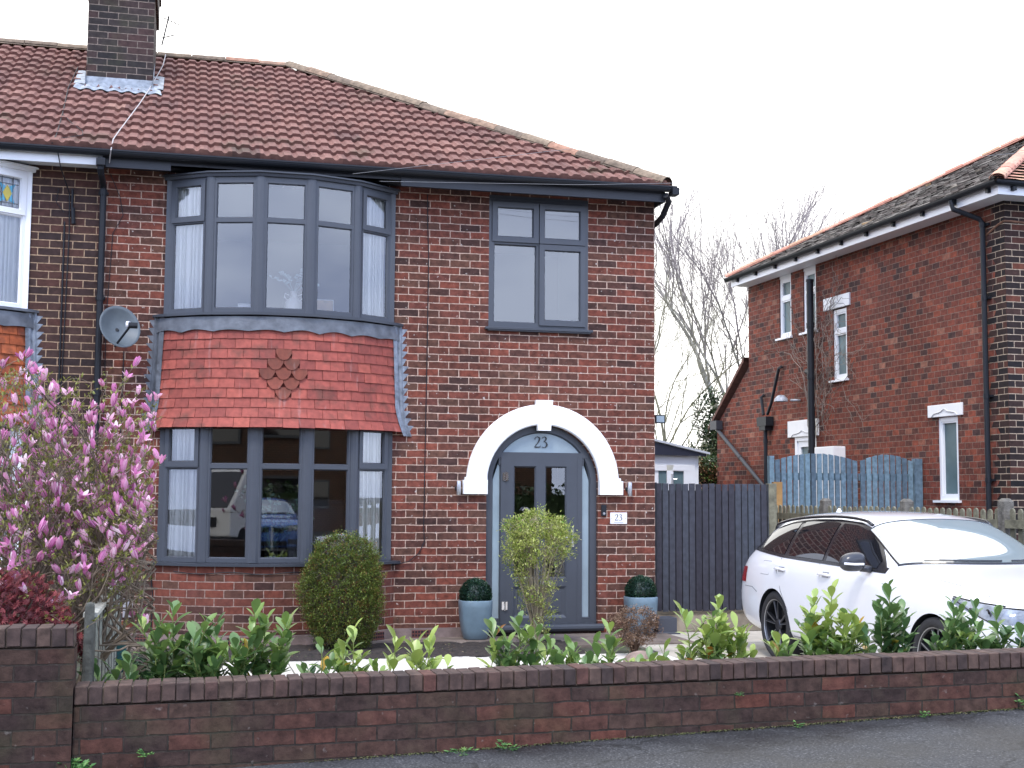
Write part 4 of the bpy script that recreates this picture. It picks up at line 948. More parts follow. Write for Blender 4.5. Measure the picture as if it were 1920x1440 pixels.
# ------------------------------------------------------------------ detached house on the right (turned 1.6 degrees)
rh = thing('brick_house', 'orange-red brick house beyond the white car with dark mossy roof and white window lintels', 'house', (5.0, .5, 0))
an = R(1.6); DV = Vector((-math.sin(an), math.cos(an), 0)); NV = Vector((-math.cos(an), -math.sin(an), 0))  # along the wall, outwards (towards -x)
O0 = Vector((5.0, .5, 0))
def W(s_, o_, z): return O0+DV*s_+NV*o_+Vector((0, 0, z))       # s along, o outwards, z
def TW(p): return W(p.x, -p.y, p.z)                              # box coords: x along wall, y inwards
def quadW(mb, s0, s1, z0, z1, o=0, uv=None): mb.face([W(s1, o, z0), W(s0, o, z0), W(s0, o, z1), W(s1, o, z1)], uv)
wins = [(5.93, 6.37, 4.33, 5.44), (5.05, 5.49, 4.33, 5.44), (4.06, 4.50, 3.44, 4.60), (1.12, 1.60, 1.53, 2.70), (5.1, 5.85, .4, 2.6)]
mb = MB()
xs = sorted(set([0, 7.62]+[w_[0] for w_ in wins]+[w_[1] for w_ in wins])); zs = sorted(set([0, 5.5]+[w_[2] for w_ in wins]+[w_[3] for w_ in wins]))
for i in range(len(xs)-1):
    for j in range(len(zs)-1):
        cx, cz = (xs[i]+xs[i+1])/2, (zs[j]+zs[j+1])/2
        if any(h[0] < cx < h[1] and h[2] < cz < h[3] for h in wins): continue
        quadW(mb, xs[i], xs[i+1], zs[j], zs[j+1])
for (s0, s1, z0, z1) in wins:
    for (p, q) in (((s0, z0), (s0, z1)), ((s0, z1), (s1, z1)), ((s1, z1), (s1, z0)), ((s1, z0), (s0, z0))):
        mb.face([W(p[0], 0, p[1]), W(q[0], 0, q[1]), W(q[0], -.1, q[1]), W(p[0], -.1, p[1])])
# lean-to extension, sloping top
mb.face([W(9.05, -.002, 0), W(7.62, -.002, 0), W(7.62, -.002, 3.95), W(9.05, -.002, 2.95)])
# back
mb.face([W(9.05, 0, 0), W(9.05, -6, 0), W(9.05, -6, 2.95), W(9.05, 0, 2.95)]); mb.face([W(7.62, 0, 0), W(7.62, -7, 0), W(7.62, -7, 5.5), W(7.62, 0, 5.5)])
part('side_wall', mb, M['brick_orange'], rh)
mb = MB(); mb.face([W(0, 0, 0), W(0, -7, 0), W(0, -7, 5.5), W(0, 0, 5.5)])
U = [(-.5, 0), (0, 0), (0, 5.75), (-.5, 5.75)]
part('front_wall', mb, M['brick_soot'], rh)
mb = MB()
for k in range(64):   # sooty quoin bricks at the corner of the side wall
    z = .0855*k; ln = .34 if k % 2 else .22
    mb.face([W(ln+rnd(-.04, .1), .003, z), W(0, .003, z), W(0, .003, z+.0855), W(ln+rnd(-.02, .06), .003, z+.0855)])
part('quoin', mb, M['brick_soot'], rh)
mb = MB()
for z in (5.1,): mb.tube([W(-.0, .01, z+.06), W(.12, .012, z+.03), W(.38, .012, z-.06)], .014, 5)
mb.tube([W(0, .01, 5.16), W(-.012, -.1, 5.16), W(-.012, -.6, 5.14)], .014, 5)
part('wall_strap', mb, plain('rust', (.2, .1, .06), .9, var=.3), rh)
def casement(name, s0, s1, z0, z1, zt=None, lab=None):
    mb = MB(); g = MB()
    T = lambda p: W(p.x, -p.y, p.z)
    frame_rect(mb, T, s0, s1, z0, z1, .055, .02, .09, .07)
    if zt: mb.box(s0+.055, s1-.055, .015, .09, zt-.035, zt+.035, T)
    for (a, b) in ((z0+.06, (zt or z1-.02)-.03), ((zt+.03, z1-.05) if zt else (0, 0))):
        if b > a: frame_rect(mb, T, s0+.05, s1-.05, a, b, .03, .03, .08)
    g.face([W(s1, -.06, z0), W(s0, -.06, z0), W(s0, -.06, z1), W(s1, -.06, z1)])
    o = part(name, mb, M['white'], rh, lab); part('window_glass', g, M['frost_dark'], o)
    mb = MB(); mb.box(s0-.05, s1+.08, -.05, .03, z0-.03, z0+.002, T); part('window_sill', mb, M['white'], o)
    return o
o1 = casement('window', 5.93, 6.37, 4.33, 5.38, 5.02, 'far narrow white upstairs window under the eaves')
mb = MB(); mb.box(5.93, 6.37, .01, .09, 5.38, 5.44, lambda p: W(p.x, -p.y, p.z)); part('window_head', mb, M['white'], o1)
o1 = casement('window', 5.05, 5.49, 4.33, 5.38, 5.02, 'narrow white upstairs window partly behind the black soil pipe')
mb = MB(); mb.box(5.05, 5.49, .01, .09, 5.38, 5.44, lambda p: W(p.x, -p.y, p.z)); part('window_head', mb, M['white'], o1)
casement('window', 4.06, 4.50, 3.44, 4.58, 4.22, 'white landing window under a carved white lintel')
casement('window', 1.12, 1.60, 1.53, 2.68, None, 'tall white ground-floor window with obscured glass')
def lintel(s0, s1, z0, z1):
    mb = MB(); T = lambda p: W(p.x, -p.y, p.z); mb.box(s0, s1, -.03, .02, z0, z1, T); part('lintel', mb, M['white_paint'], rh, bevel=.006)
    mb = MB(); c = (s0+s1)/2; w_ = (s1-s0)*.38; pts = []
    for i in range(21):
        t = i/10-1; zz = .035*(1-abs(t))+.03*math.exp(-(t*6)**2)-.05*max(0, abs(t)-.8)*4; pts.append(W(c+t*w_, .033, z0+.04+zz))
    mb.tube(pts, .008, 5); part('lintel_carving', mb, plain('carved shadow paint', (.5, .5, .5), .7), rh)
lintel(3.93, 4.76, 4.60, 4.80); lintel(.99, 1.80, 2.69, 2.86); lintel(5.0, 6.06, 2.58, 2.86)
# side door
mb = MB(); T = lambda p: W(p.x, -p.y, p.z)
frame_rect(mb, T, 5.1, 5.85, .4, 2.58, .07, .0, .09); frame_rect(mb, T, 5.17, 5.78, .42, 2.51, .1, .02, .07); mb.box(5.27, 5.68, .04, .06, .5, 1.4, T)
sdoor = part('side_door', mb, M['white'], rh, 'white side door half hidden by the blue gates'); g = MB(); g.face([W(5.68, -.05, 1.4), W(5.27, -.05, 1.4), W(5.27, -.05, 2.42), W(5.68, -.05, 2.42)]); part('door_glass', g, M['frost_dark'], sdoor)
mb = MB(); mb.box(4.15, 4.76, -.22, .0, 1.0, 2.37, T); part('meter_cupboard', mb, M['white_paint'], rh, bevel=.01)
# soil pipe and rainwater pipes
mb = MB(); mb.tube([W(5.03, .12, 5.17), W(5.03, .12, 1.0)], .058, 12); mb.tube([W(5.03, .12, 5.17), W(5.03, .12, 5.13)], .066, 12)
for z in (4.4, 3.55, 2.3): mb.tube([W(5.03, .12, z-.04), W(5.03, .12, z+.04)], .068, 12)
mb.tube([W(5.03, .12, 3.62), W(5.2, .1, 3.65), W(5.32, .02, 3.66)], .05, 10); part('soil_pipe', mb, M['black'], rh)
mb = MB(); mb.tube([W(.55, .42, 5.52), W(.53, .4, 5.4), W(.40, .09, 5.26), (W(.38, .06, 5.2)), W(.38, .06, .1)], .036, 10)
for z in (5.18, 4.2, 2.9, 1.8): mb.tube([W(.38, .06, z-.03), W(.38, .06, z+.03)], .043, 10); mb.box(.3, .46, -.04, .0, z-.015, z+.015, T)
part('downpipe', mb, M['black'], rh)
mb = MB(); mb.tube([W(6.26, .02, 3.83), W(6.26, .08, 3.80), W(6.55, .09, 3.2), W(6.7, .09, 3.02)], .028, 8); mb.tube([W(6.98, .02, 3.38), W(6.96, .08, 3.34), W(6.85, .09, 3.02)], .028, 8)
mb.box(6.62, 6.98, -.16, -.01, 2.82, 2.98, T); mb.box(6.68, 6.92, -.15, -.02, 2.74, 2.82, T); mb.tube([W(6.8, .08, 2.8), W(6.8, .08, 1.0)], .036, 8); mb.tube([W(6.8, .08, 2.52), W(6.8, .08, 2.58)], .044, 8)
part('waste_pipe', mb, M['black'], rh)
mb = MB(); mb.tube([W(8.9, .1, 2.95), W(8.85, .08, 2.85), W(6.85, .07, 1.72)], .036, 8); mb.tube([W(7.9, .075, 2.31), W(7.84, .075, 2.28)], .043, 8); mb.box(8.75, 9.05, -.15, -.02, 2.85, 3.02, T)
part('downpipe', mb, plain('grey pipe', (.03, .033, .042), .5), rh)
mb = MB(); mb.tube([W(5.6, .02, 3.2), W(5.7, .15, 3.2)], .02, 6); mb.lathe([(.02, .06), (.06, .05), (.11, -.0), (.12, -.05)], W(5.85, .25, 3.24), 14)
part('lamp', mb, plain('dirty lamp shade', (.3, .32, .35), .4, var=.5, vscale=15), rh, smooth=True)
# eaves, roof
EO = .45; es0, es1, ez = -.45, 7.25+.35, 5.58
mb = MB()
mb.box(es0, es1+.02, -EO+.02, -EO+.05, 5.54, 5.68, lambda p: W(p.x, -p.y, p.z)) if False else None
def T3(p): return W(p.x, p.y, p.z)
mb.box(es0+.1, es1+.05, .30, .33, 5.42, 5.56, T3); mb.box(es0+.1, es0+.13, -7, .30, 5.42, 5.56, T3); mb.box(es0+.13, es1, 0, .3, 5.43, 5.45, T3); mb.box(es0+.13, 0, -7, 0, 5.43, 5.45, T3)
part('fascia', mb, M['white'], rh)
mb = MB()
def gut(mb, A, B, outv, rad=.06):
    A = Vector(A); B = Vector(B); P = []
    for k in range(9):
        d_ = outv*(math.cos(math.pi*k/8)*rad)+Vector((0, 0, -math.sin(math.pi*k/8)*rad)); P.append([A+d_, B+d_])
    for k in range(8, -1, -1):
        d_ = outv*(math.cos(math.pi*k/8)*(rad-.008))+Vector((0, 0, -math.sin(math.pi*k/8)*(rad-.008))); P.append([A+d_, B+d_])
    mb.grid(P)
gut(mb, W(es0, .40, 5.58), W(es1+.1, .40, 5.58), NV); gut(mb, W(es0+.05, .42, 5.58), W(es0+.05, -7, 5.58), -DV)
for i in range(11): s_ = es0+.25+i*.75; mb.box(s_, s_+.05, .32, .38, 5.47, 5.56, T3)
for i in range(4): mb.box(es0+.04, es0+.1, .1-i*.8, .15-i*.8, 5.47, 5.56, T3)
part('gutter', mb, M['black'], rh)
SLR = .52; ez = 5.58; halfw = 3.85
def rz(o): return ez+(.42-o)*SLR
mb = MB(); rs = random.Random(31)
rows = 26; g = (halfw+.42)/rows
for k in range(rows):
    oa = .42-k*g; ob = .42-(k+1)*g-.03; sa, sb = es0+(k*g), es1+.05-(k*g)
    s_ = sa-.1-(0 if k % 2 else .085)
    while s_ < sb:
        a, b = max(sa+.0, s_+.002), min(sb, s_+.166)
        if b > a+.01:
            lift = rs.uniform(.010, .040); c = min(.96, max(0, rs.gauss(.4, .25)))
            if rs.random() < .012: c = 1.0
            P0, P1 = W(a, oa+rs.uniform(-.02, .01), rz(oa)+lift), W(b, oa+rs.uniform(-.02, .01), rz(oa)+lift+rs.uniform(-.012, .012)); P2, P3 = W(min(b, sb-g), ob, rz(ob)+.006), W(max(a, min(a, sb)), ob, rz(ob)+.006)
            mb.face([P0, P1, P2, P3], float(c)); mb.face([W(a, oa, rz(oa)-.003), W(b, oa, rz(oa)-.003), P1, P0], float(c))
        s_ += .168
# other slopes
ap0 = W(es0+halfw+.42, -halfw, rz(-halfw)); ap1 = W(es1-halfw-.42+.1, -halfw, rz(-halfw)) if es1-es0 > 2*(halfw+.42) else ap0
mb.face([W(es1+.05, .42, ez), W(es1+.05, -2*halfw-.42, ez), ap1], .4)
mb.face([W(es0, -2*halfw-.42, ez), W(es1, -2*halfw-.42, ez), ap0], .4)
rr_ = part('roof', mb, M['slate'], rh)
# front slope in pink and terracotta plain tiles
mb = MB()
for k in range(20):
    sa = es0+.0+k*g; sb = sa+g+.03; za, zb = ez+k*g*SLR, ez+(k+1)*g*SLR; o_ = .42-k*g; q = o_
    while q > -7:
        l_ = rs.uniform(.016, .03); mb.face([W(sa, q-.17+.003, za+l_), W(sa, q, za+l_), W(sb, min(q, .42-(k+1)*g), zb+.006), W(sb, min(q-.17, .42-(k+1)*g), zb+.006)], rs.random()); q -= .17
part('front_roof', mb, M['ridge_pink'], rh)
mb = MB(); ridge_line(mb, W(es1+.05, .42, ez+.03), ap0+Vector((0, 0, .04)), rad=.1, seg=.33, seed=5); ridge_line(mb, W(es0, .42, ez+.03), ap0+Vector((0, 0, .05)), rad=.1, seg=.33, seed=6)
part('hip_tiles', mb, M['ridge_pink'], rr_, auto=50)
# lean-to roof edge
mb = MB(); mb.mesh([W(9.25, .1, 2.86), W(9.25, -3, 2.86), W(7.63, -3, 4.05), W(7.63, .1, 4.05), W(9.25, .1, 2.92), W(9.25, -3, 2.92), W(7.63, -3, 4.13), W(7.63, .1, 4.13)], [(0, 1, 2, 3), (4, 7, 6, 5), (0, 3, 7, 4), (0, 4, 5, 1)]); part('lean_to_roof', mb, plain('lean-to tiles', (.12, .055, .04), .85, var=.3, vscale=14), rh)
# dead climber on the wall
mb = MB(); rs = random.Random(44)
def vine(p, d, ln, depth, rad):
    pts = [p]; 
    for i in range(7):
        d = (d+Vector((0, rs.uniform(-.5, .5), rs.uniform(-.45, .5)))).normalized(); p = p+d*ln/7; q = Vector(p); pts.append(q+NV*rs.uniform(0, .06))
        if depth and rs.random() < .7: vine(q, (d+Vector((0, rs.uniform(-1.2, 1.2), rs.uniform(-.8, .8)))).normalized(), ln*.5, depth-1, rad*.7)
    mb.tube(pts, rad, 3, cap=False)
for i in range(7): vine(W(5.0+rs.uniform(-.25, .3), .04, 2.3+rs.uniform(0, .6)), Vector((0, rs.uniform(-.2, .25), 1)), 1.7+rs.uniform(0, .6), 2, .006)
tag(mb.build('climbing_plant', plain('dry vine', (.2, .16, .13), .9)), 'leafless climber tangled round the black soil pipe on the orange-red house', 'climber')
# ------------------------------------------------------------------ gates and fences
gt = thing('garden_gate', 'tall dark stained boarded gate between the houses', 'gate', (.75, .12, 0))
mb = MB(); rs = random.Random(2); x = .05; k = 0
while x < 1.46:
    w_ = .066; prd = k % 2
    mb.box(x, x+w_+.004, .10, .12, .235+rs.uniform(-.004, .004), 1.708+rs.uniform(-.005, .005), r=float(rs.random())); x += .0825; k += 1
part('boards', mb, M['wood_dark'], gt, bevel=.002)
mb = MB(); mb.box(.04, 1.46, .121, .14, .25, 1.63); part('backing_panel', mb, plain('dark timber backing', (.018, .018, .024), .7), gt)
mb = MB(); mb.box(.002, .044, .06, .14, .12, 1.72); part('hinge_post', mb, M['black'], gt)
mb = MB(); mb.box(1.462, 1.56, .08, .18, .0, 1.72); tag(mb.build('gate_post', M['wood_old'], bevel=.006), 'weathered timber post at the right end of the dark gate', 'post')
mb = MB(); mb.box(-.04, .19, -.2, .04, .02, .19, ); mb.box(-.07, .22, -.23, .05, .0, .03); tag(mb.build('drain_cover', plain('grey rubber block', (.06, .065, .08), .6), bevel=.005), 'dark grey block at the foot of the wall beside the dark gate', 'block')
# picket fence with concrete posts along the drive
FX = 2.27
def post(y, s_, h, lab):
    mb = MB(); mb.box(FX-.055, FX+.055, y-.055, y+.055, -.1, h-.03); mb.mesh([(FX-.055, y-.055, h-.03), (FX+.055, y-.055, h-.03), (FX+.055, y+.055, h-.03), (FX-.055, y+.055, h-.03), (FX-.03, y-.03, h), (FX+.03, y-.03, h), (FX+.03, y+.03, h), (FX-.03, y+.03, h)], [(0, 1, 5, 4), (1, 2, 6, 5), (2, 3, 7, 6), (3, 0, 4, 7), (4, 5, 6, 7)])
    return tag(mb.build('fence_post', M['post_conc'], bevel=.008), lab, 'post', 'concrete posts of the picket fence')
post(1.97, 0, 1.545, 'farthest concrete fence post beside the dark gate post'); post(.23, 0, 1.55, 'concrete fence post rising behind the rear of the white car roof'); post(-1.63, 0, 1.55, 'concrete fence post rising behind the middle of the white car roof'); post(-3.41, 0, 1.56, 'mossy concrete fence post nearest the street, at the right edge')
ys = [1.97, .23, -1.63, -3.41, -5.25]
pic = []
for b in range(4):
    fp = thing('picket_fence', ['short run of picket fence between the dark gate and the car tailgate', 'run of picket fence behind the front half of the white car roof', 'run of picket fence beyond the windscreen of the white car', 'run of picket fence at the far right edge behind the car bonnet'][b], 'fence', (FX, (ys[b]+ys[b+1])/2, 0), 'picket fence panels')
    yy0, yy1 = ys[b+1]+.06, ys[b]-.06
    for z in (.45, 1.32):
        mb = MB(); mb.box(FX-.055, FX-.018, yy0, yy1, z-.04, z+.04); part('rail', mb, M['wood_old'], fp)
    n = int((yy1-yy0)/.118)
    for i in range(n):
        y = yy0+(i+.5)*(yy1-yy0)/n; mb = MB(); h = 1.46+rnd(-.008, .008)
        pr = [(-.034, .1), (.034, .1), (.034, h-.03), (.024, h-.01), (.0, h), (-.024, h-.01), (-.034, h-.03)]
        P = [(FX-.018, y+a, z) for a, z in pr]; Q = [(FX+.0, y+a, z) for a, z in pr]
        mb.face(P[::-1]); mb.face(Q)
        for k in range(7): k2 = (k+1) % 7; mb.face([P[k], P[k2], Q[k2], Q[k]])
        part('picket', mb, M['wood_old'], fp)
# blue double gates of the right-hand neighbour
for gi, (ga, gb, lab) in enumerate(((2.66, 3.93, 'left leaf of the pale blue arched picket gates'), (3.96, 4.80, 'right leaf of the pale blue arched picket gates'))):
    gt = thing('driveway_gate', lab, 'gate', ((ga+gb)/2, 2.5, 0), 'blue arched driveway gates')
    n = max(6, round((gb-ga)/.09)); mb_r = MB()
    for z in (.5, 1.2, 1.85): mb_r.box(ga, gb, 2.52, 2.555, z-.05, z+.05, r=.3)
    part('rail', mb_r, M['wood_blue'], gt)
    for i in range(n):
        x = ga+(i+.5)*(gb-ga)/n; t = (x-ga)/(gb-ga); h = 2.06+.11*math.sin(math.pi*min(1, max(0, t)))**.8
        mb = MB(); mb.box(x-.034, x+.034, 2.49, 2.515, .12, h, r=float(random.random()), T=lambda p: p if p.z < 1 else Vector((p.x, p.y, p.z+(p.x-x)*(.25 if t < .5 else -.25)*(1 if abs(t-.5) > .1 else 0)))); part('slat', mb, M['wood_blue'], gt)
mb = MB(); mb.box(2.58, 2.65, 2.48, 2.56, 0, 2.13, r=.8); tag(mb.build('gate_post', M['wood_blue']), 'slim pale blue post at the left of the blue gates', 'post')
mb = MB(); mb.box(4.81, 4.92, 2.46, 2.56, 0, 2.12, r=.5); tag(mb.build('gate_post', M['wood_blue']), 'wide blue post fixed to the orange-red house wall', 'post')
mb = MB(); mb.box(2.6, 2.73, 2.40, 2.46, 0, 1.77); tag(mb.build('timber_board', M['wood_orange']), 'fresh orange-brown timber board in front of the blue gate post', 'board')
# white conservatory behind the dark gate
cs = thing('conservatory', 'white conservatory with dark gable behind the dark gate', 'conservatory', (2.9, 7, 0))
mb = MB()
mb.box(.8, 3.28, 7.0, 7.05, 2.1, 2.28); mb.box(3.16, 3.28, 7.0, 7.1, 0, 2.1); mb.box(3.28, 3.36, 7.04, 9.5, 0, 2.28); mb.box(2.55, 2.62, 7.02, 7.1, 0, 2.1)
mb.box(2.76, 2.88, 6.99, 7.06, 0, 2.0); mb.box(2.88, 3.16, 6.99, 7.06, 2.0, 2.1); mb.box(.8, 2.76, 6.995, 7.06, 2.0, 2.1); mb.box(3.07, 3.16, 6.99, 7.06, 0, 2.0); mb.box(2.2, 2.3, 6.99, 7.06, 0, 2.0); mb.box(1.2, 1.3, 6.99, 7.06, 0, 2.0)
part('frame', mb, M['white'], cs, bevel=.006)
mb = MB(); mb.box(.85, 3.1, 7.03, 7.04, 0.1, 2.0); part('window_glass', mb, M['frost_dark'], cs)
mb = MB(); mb.mesh([(.4, 6.9, 2.95), (3.45, 6.9, 2.29), (3.45, 6.9, 2.25), (3.3, 6.9, 2.26), (.4, 6.9, 2.28)], [(0, 4, 3, 2, 1)]); part('gable', mb, plain('dark gable panel', (.012, .014, .03), .5), cs)
mb = MB(); mb.mesh([(.4, 6.86, 2.96), (3.5, 6.86, 2.285), (3.5, 6.86, 2.32), (.4, 6.86, 3.0), (.4, 9.5, 2.96), (3.5, 9.5, 2.285), (3.5, 9.5, 2.32), (.4, 9.5, 3.0)], [(0, 1, 2, 3), (3, 2, 6, 7), (0, 4, 5, 1), (1, 5, 6, 2)]); part('roof', mb, plain('pale roof edge', (.5, .52, .55), .5), cs)
mb = MB(); mb.box(2.84, 2.86, 6.94, 6.99, 1.75, 1.95); mb.tube([(2.85, 6.96, 1.86), (2.92, 6.93, 1.86)], .01, 5); part('handle', mb, M['steel'], cs)
# ------------------------------------------------------------------ front garden walls
def garden_wall(name, label, x0, x1, y0, y1, topf, ztopc, seed, hdr=.0, cop=.105, n=None):
    wl_ = thing(name, label, 'wall', ((x0+x1)/2, y0, 0)); rs = random.Random(seed)
    mb = MB(); nseg = max(1, int((x1-x0)/.23)); P = []; U = []
    def zt(x): return topf(x)-cop
    xs_ = [x0+(x1-x0)*i/nseg for i in range(nseg+1)]
    rowsf = [[(x, y0, -.35) for x in xs_], [(x, y0, zt(x)) for x in xs_]]
    mb.grid(rowsf, uv=[[(x, -.35-zt(x)) for x in xs_], [(x, 0) for x in xs_]])
    mb.grid([[(x, y1, zt(x)) for x in xs_], [(x, y1, -.35) for x in xs_]], uv=[[(x, 0) for x in xs_], [(x, -.35-zt(x)) for x in xs_]])
    for x in (x0, x1): mb.face([(x, y0, -.35), (x, y0, zt(x)), (x, y1, zt(x)), (x, y1, -.35)], [(y0, -.35-zt(x)), (y0, 0), (y1, 0), (y1, -.35-zt(x))])
    mb.grid([[(x, y0+.004, zt(x)+.006) for x in xs_], [(x, y1-.004, zt(x)+.006) for x in xs_]], uv=[[(x, .05) for x in xs_]]*2)
    part('brickwork', mb, M['brick_wall'], wl_)
    # brick-on-edge coping: each brick its own small rounded block
    mb = MB(); x = x0; pitch = .0765
    while x < x1-.03:
        w_ = min(pitch, x1-x)-.007+rs.uniform(-.002, .002); xm = x+w_/2; dz = rs.uniform(-.003, .003); dy = rs.uniform(-.005, .004); a = rs.uniform(-.02, .02)
        z0_, z1_ = zt(xm)+.009, topf(xm)
        T = lambda p: Vector((p.x+(p.z-z0_)*a, p.y+dy+(p.x-xm)*a*1.5, p.z+dz+(p.x-xm)*.03))
        mb.box(x, x+w_, y0-.004, y1+.004, z0_, z1_, T, r=float(rs.random())); x += pitch
    part('coping', mb, M['coping'], wl_, bevel=.005)
    mb = MB(); P = [[(x, y0+.012, zt(x)+.002) for x in xs_], [(x, y0+.012, topf(x)-.012) for x in xs_], [(x, y1-.012, topf(x)-.012) for x in xs_]]
    mb.grid(P); part('mortar_bed', mb, M['mortar'], wl_)
    return wl_
tf = lambda x: .508+.0105*(x+5.8)
# the front wall is low and stepped along the pavement
garden_wall('garden_wall', 'long low dark brick garden wall with brick-on-edge coping along the pavement', -5.835, 2.6, -6.92, -6.70, tf, 0, 3)
garden_wall('garden_wall', 'taller brick boundary wall at the left edge of the picture', -12, -5.84, -6.95, -6.72, lambda x: .83, 0, 5, cop=.11)
# old divider fence between the front gardens
PALE = plain('flaking pale timber', (.27, .28, .23), .85, bump=.5, var=.5, vscale=25)
df = thing('picket_fence', 'old mossy green-white divider fence running back from the front wall', 'fence', (-5.79, -5, 0))
mb = MB(); 
for (y, h) in ((-6.4, .92), (-4.6, .88), (-2.7, .83)):
    mb = MB(); mb.box(-5.845, -5.755, y-.05, y+.05, -.1, h, T=lambda p, y=y, h=h: Vector((p.x, p.y, p.z)) if p.z < h-.01 else Vector((-5.80+(p.x+5.80)*.55, p.y, p.z))); part('fence_post', mb, M['wood_green'], df, bevel=.02)
mb = MB(); mb.box(-5.84, -5.76, -6.35, -2.7, .83, .855, T=lambda p: Vector((p.x, p.y, p.z-.015*(p.y+6.4)))); mb.box(-5.81, -5.78, -6.35, -2.7, .15, .2); part('rail', mb, plain('peeling white rail', (.42, .42, .36), .8, var=.4, vscale=20), df)
for i in range(25):
    y = -6.28+i*.146; mb = MB(); mb.box(-5.815, -5.775, y, y+.06, .05, .832-.015*(y+6.4)); part('slat', mb, PALE if i % 3 else M['wood_green'], df)
mb = MB(); mb.box(-5.77, -5.70, -3.3, -3.2, .12, .34); mb.box(-5.78, -5.69, -3.31, -3.19, .34, .36); tag(mb.build('bird_feeder', M['teal'], bevel=.004), 'small dark teal box fixed to the divider fence', 'box')
# white lid
# stone in the bed
mb = MB(); rs = random.Random(9); bm = bmesh.new(); bmesh.ops.create_icosphere(bm, subdivisions=3, radius=1)
for v in bm.verts: v.co = Vector((v.co.x*.14*(1+rs.uniform(-.04, .04)), v.co.y*.1, max(-.3, v.co.z)*.075*(1+rs.uniform(-.05, .05))))+Vector((-1.08, -2.45, .02+.03*(v.co.x)))
mb.mesh([v.co[:] for v in bm.verts], [tuple(v.index for v in f.verts) for f in bm.faces], uv=.5); bm.free()
tag(mb.build('stone', plain('buff stone', (.26, .19, .15), .9, bump=.5, var=.4, vscale=9), smooth=True), 'buff stone lying beside the withered hydrangea', 'stone')
# pots with topiary balls
def pot(x, y, z):
    p = thing('topiary_pot', '', 'plant pot', (x, y, z), 'potted box balls beside the door')
    mb = MB(); prof = [(.0, 0), (.115, 0), (.125, .01), (.15, .1), (.168, .22), (.176, .34), (.178, .41), (.172, .42), (.16, .41), (.155, .36), (0, .36)]
    mb.lathe(prof, (x, y, z), 40, sq=3.2); part('pot', mb, M['pot'], p, smooth=True)
    mb = MB(); rs = random.Random(3); c = Vector((x, y, z+.475)); rad = .172
    mb.lathe([(0, -rad*.8)]+[(rad*.86*math.sin(a), -rad*.86*math.cos(a)) for a in [math.pi*i/12 for i in range(2, 12)]]+[(0, rad*.86)], c, 20)
    for i in range(3800):
        u = Vector((rs.gauss(0, 1), rs.gauss(0, 1), rs.gauss(0, 1))).normalized()
        if u.z < -.75: continue
        q = c+u*rad*rs.uniform(.86, 1.0); d_ = (u+Vector((rs.gauss(0, .5), rs.gauss(0, .5), rs.gauss(0, .5)))).normalized()
        leaf_face(mb, q, d_, u.orthogonal(), .02, .014, rs.random())
    part('topiary_ball', mb, uvramp('box leaf', [(0, (.008, .028, .018)), (.7, (.018, .055, .03)), (1, (.05, .11, .05))], rough=.35, spec=.6), p)
    return p
p1_ = pot(-2.165, -.27, .005); p1_['label'] = 'blue-grey pot with clipped box ball left of the front door'
dup(p1_, (-.27, -.27, .02), 'blue-grey pot with clipped box ball right of the front door, behind the withered hydrangea')
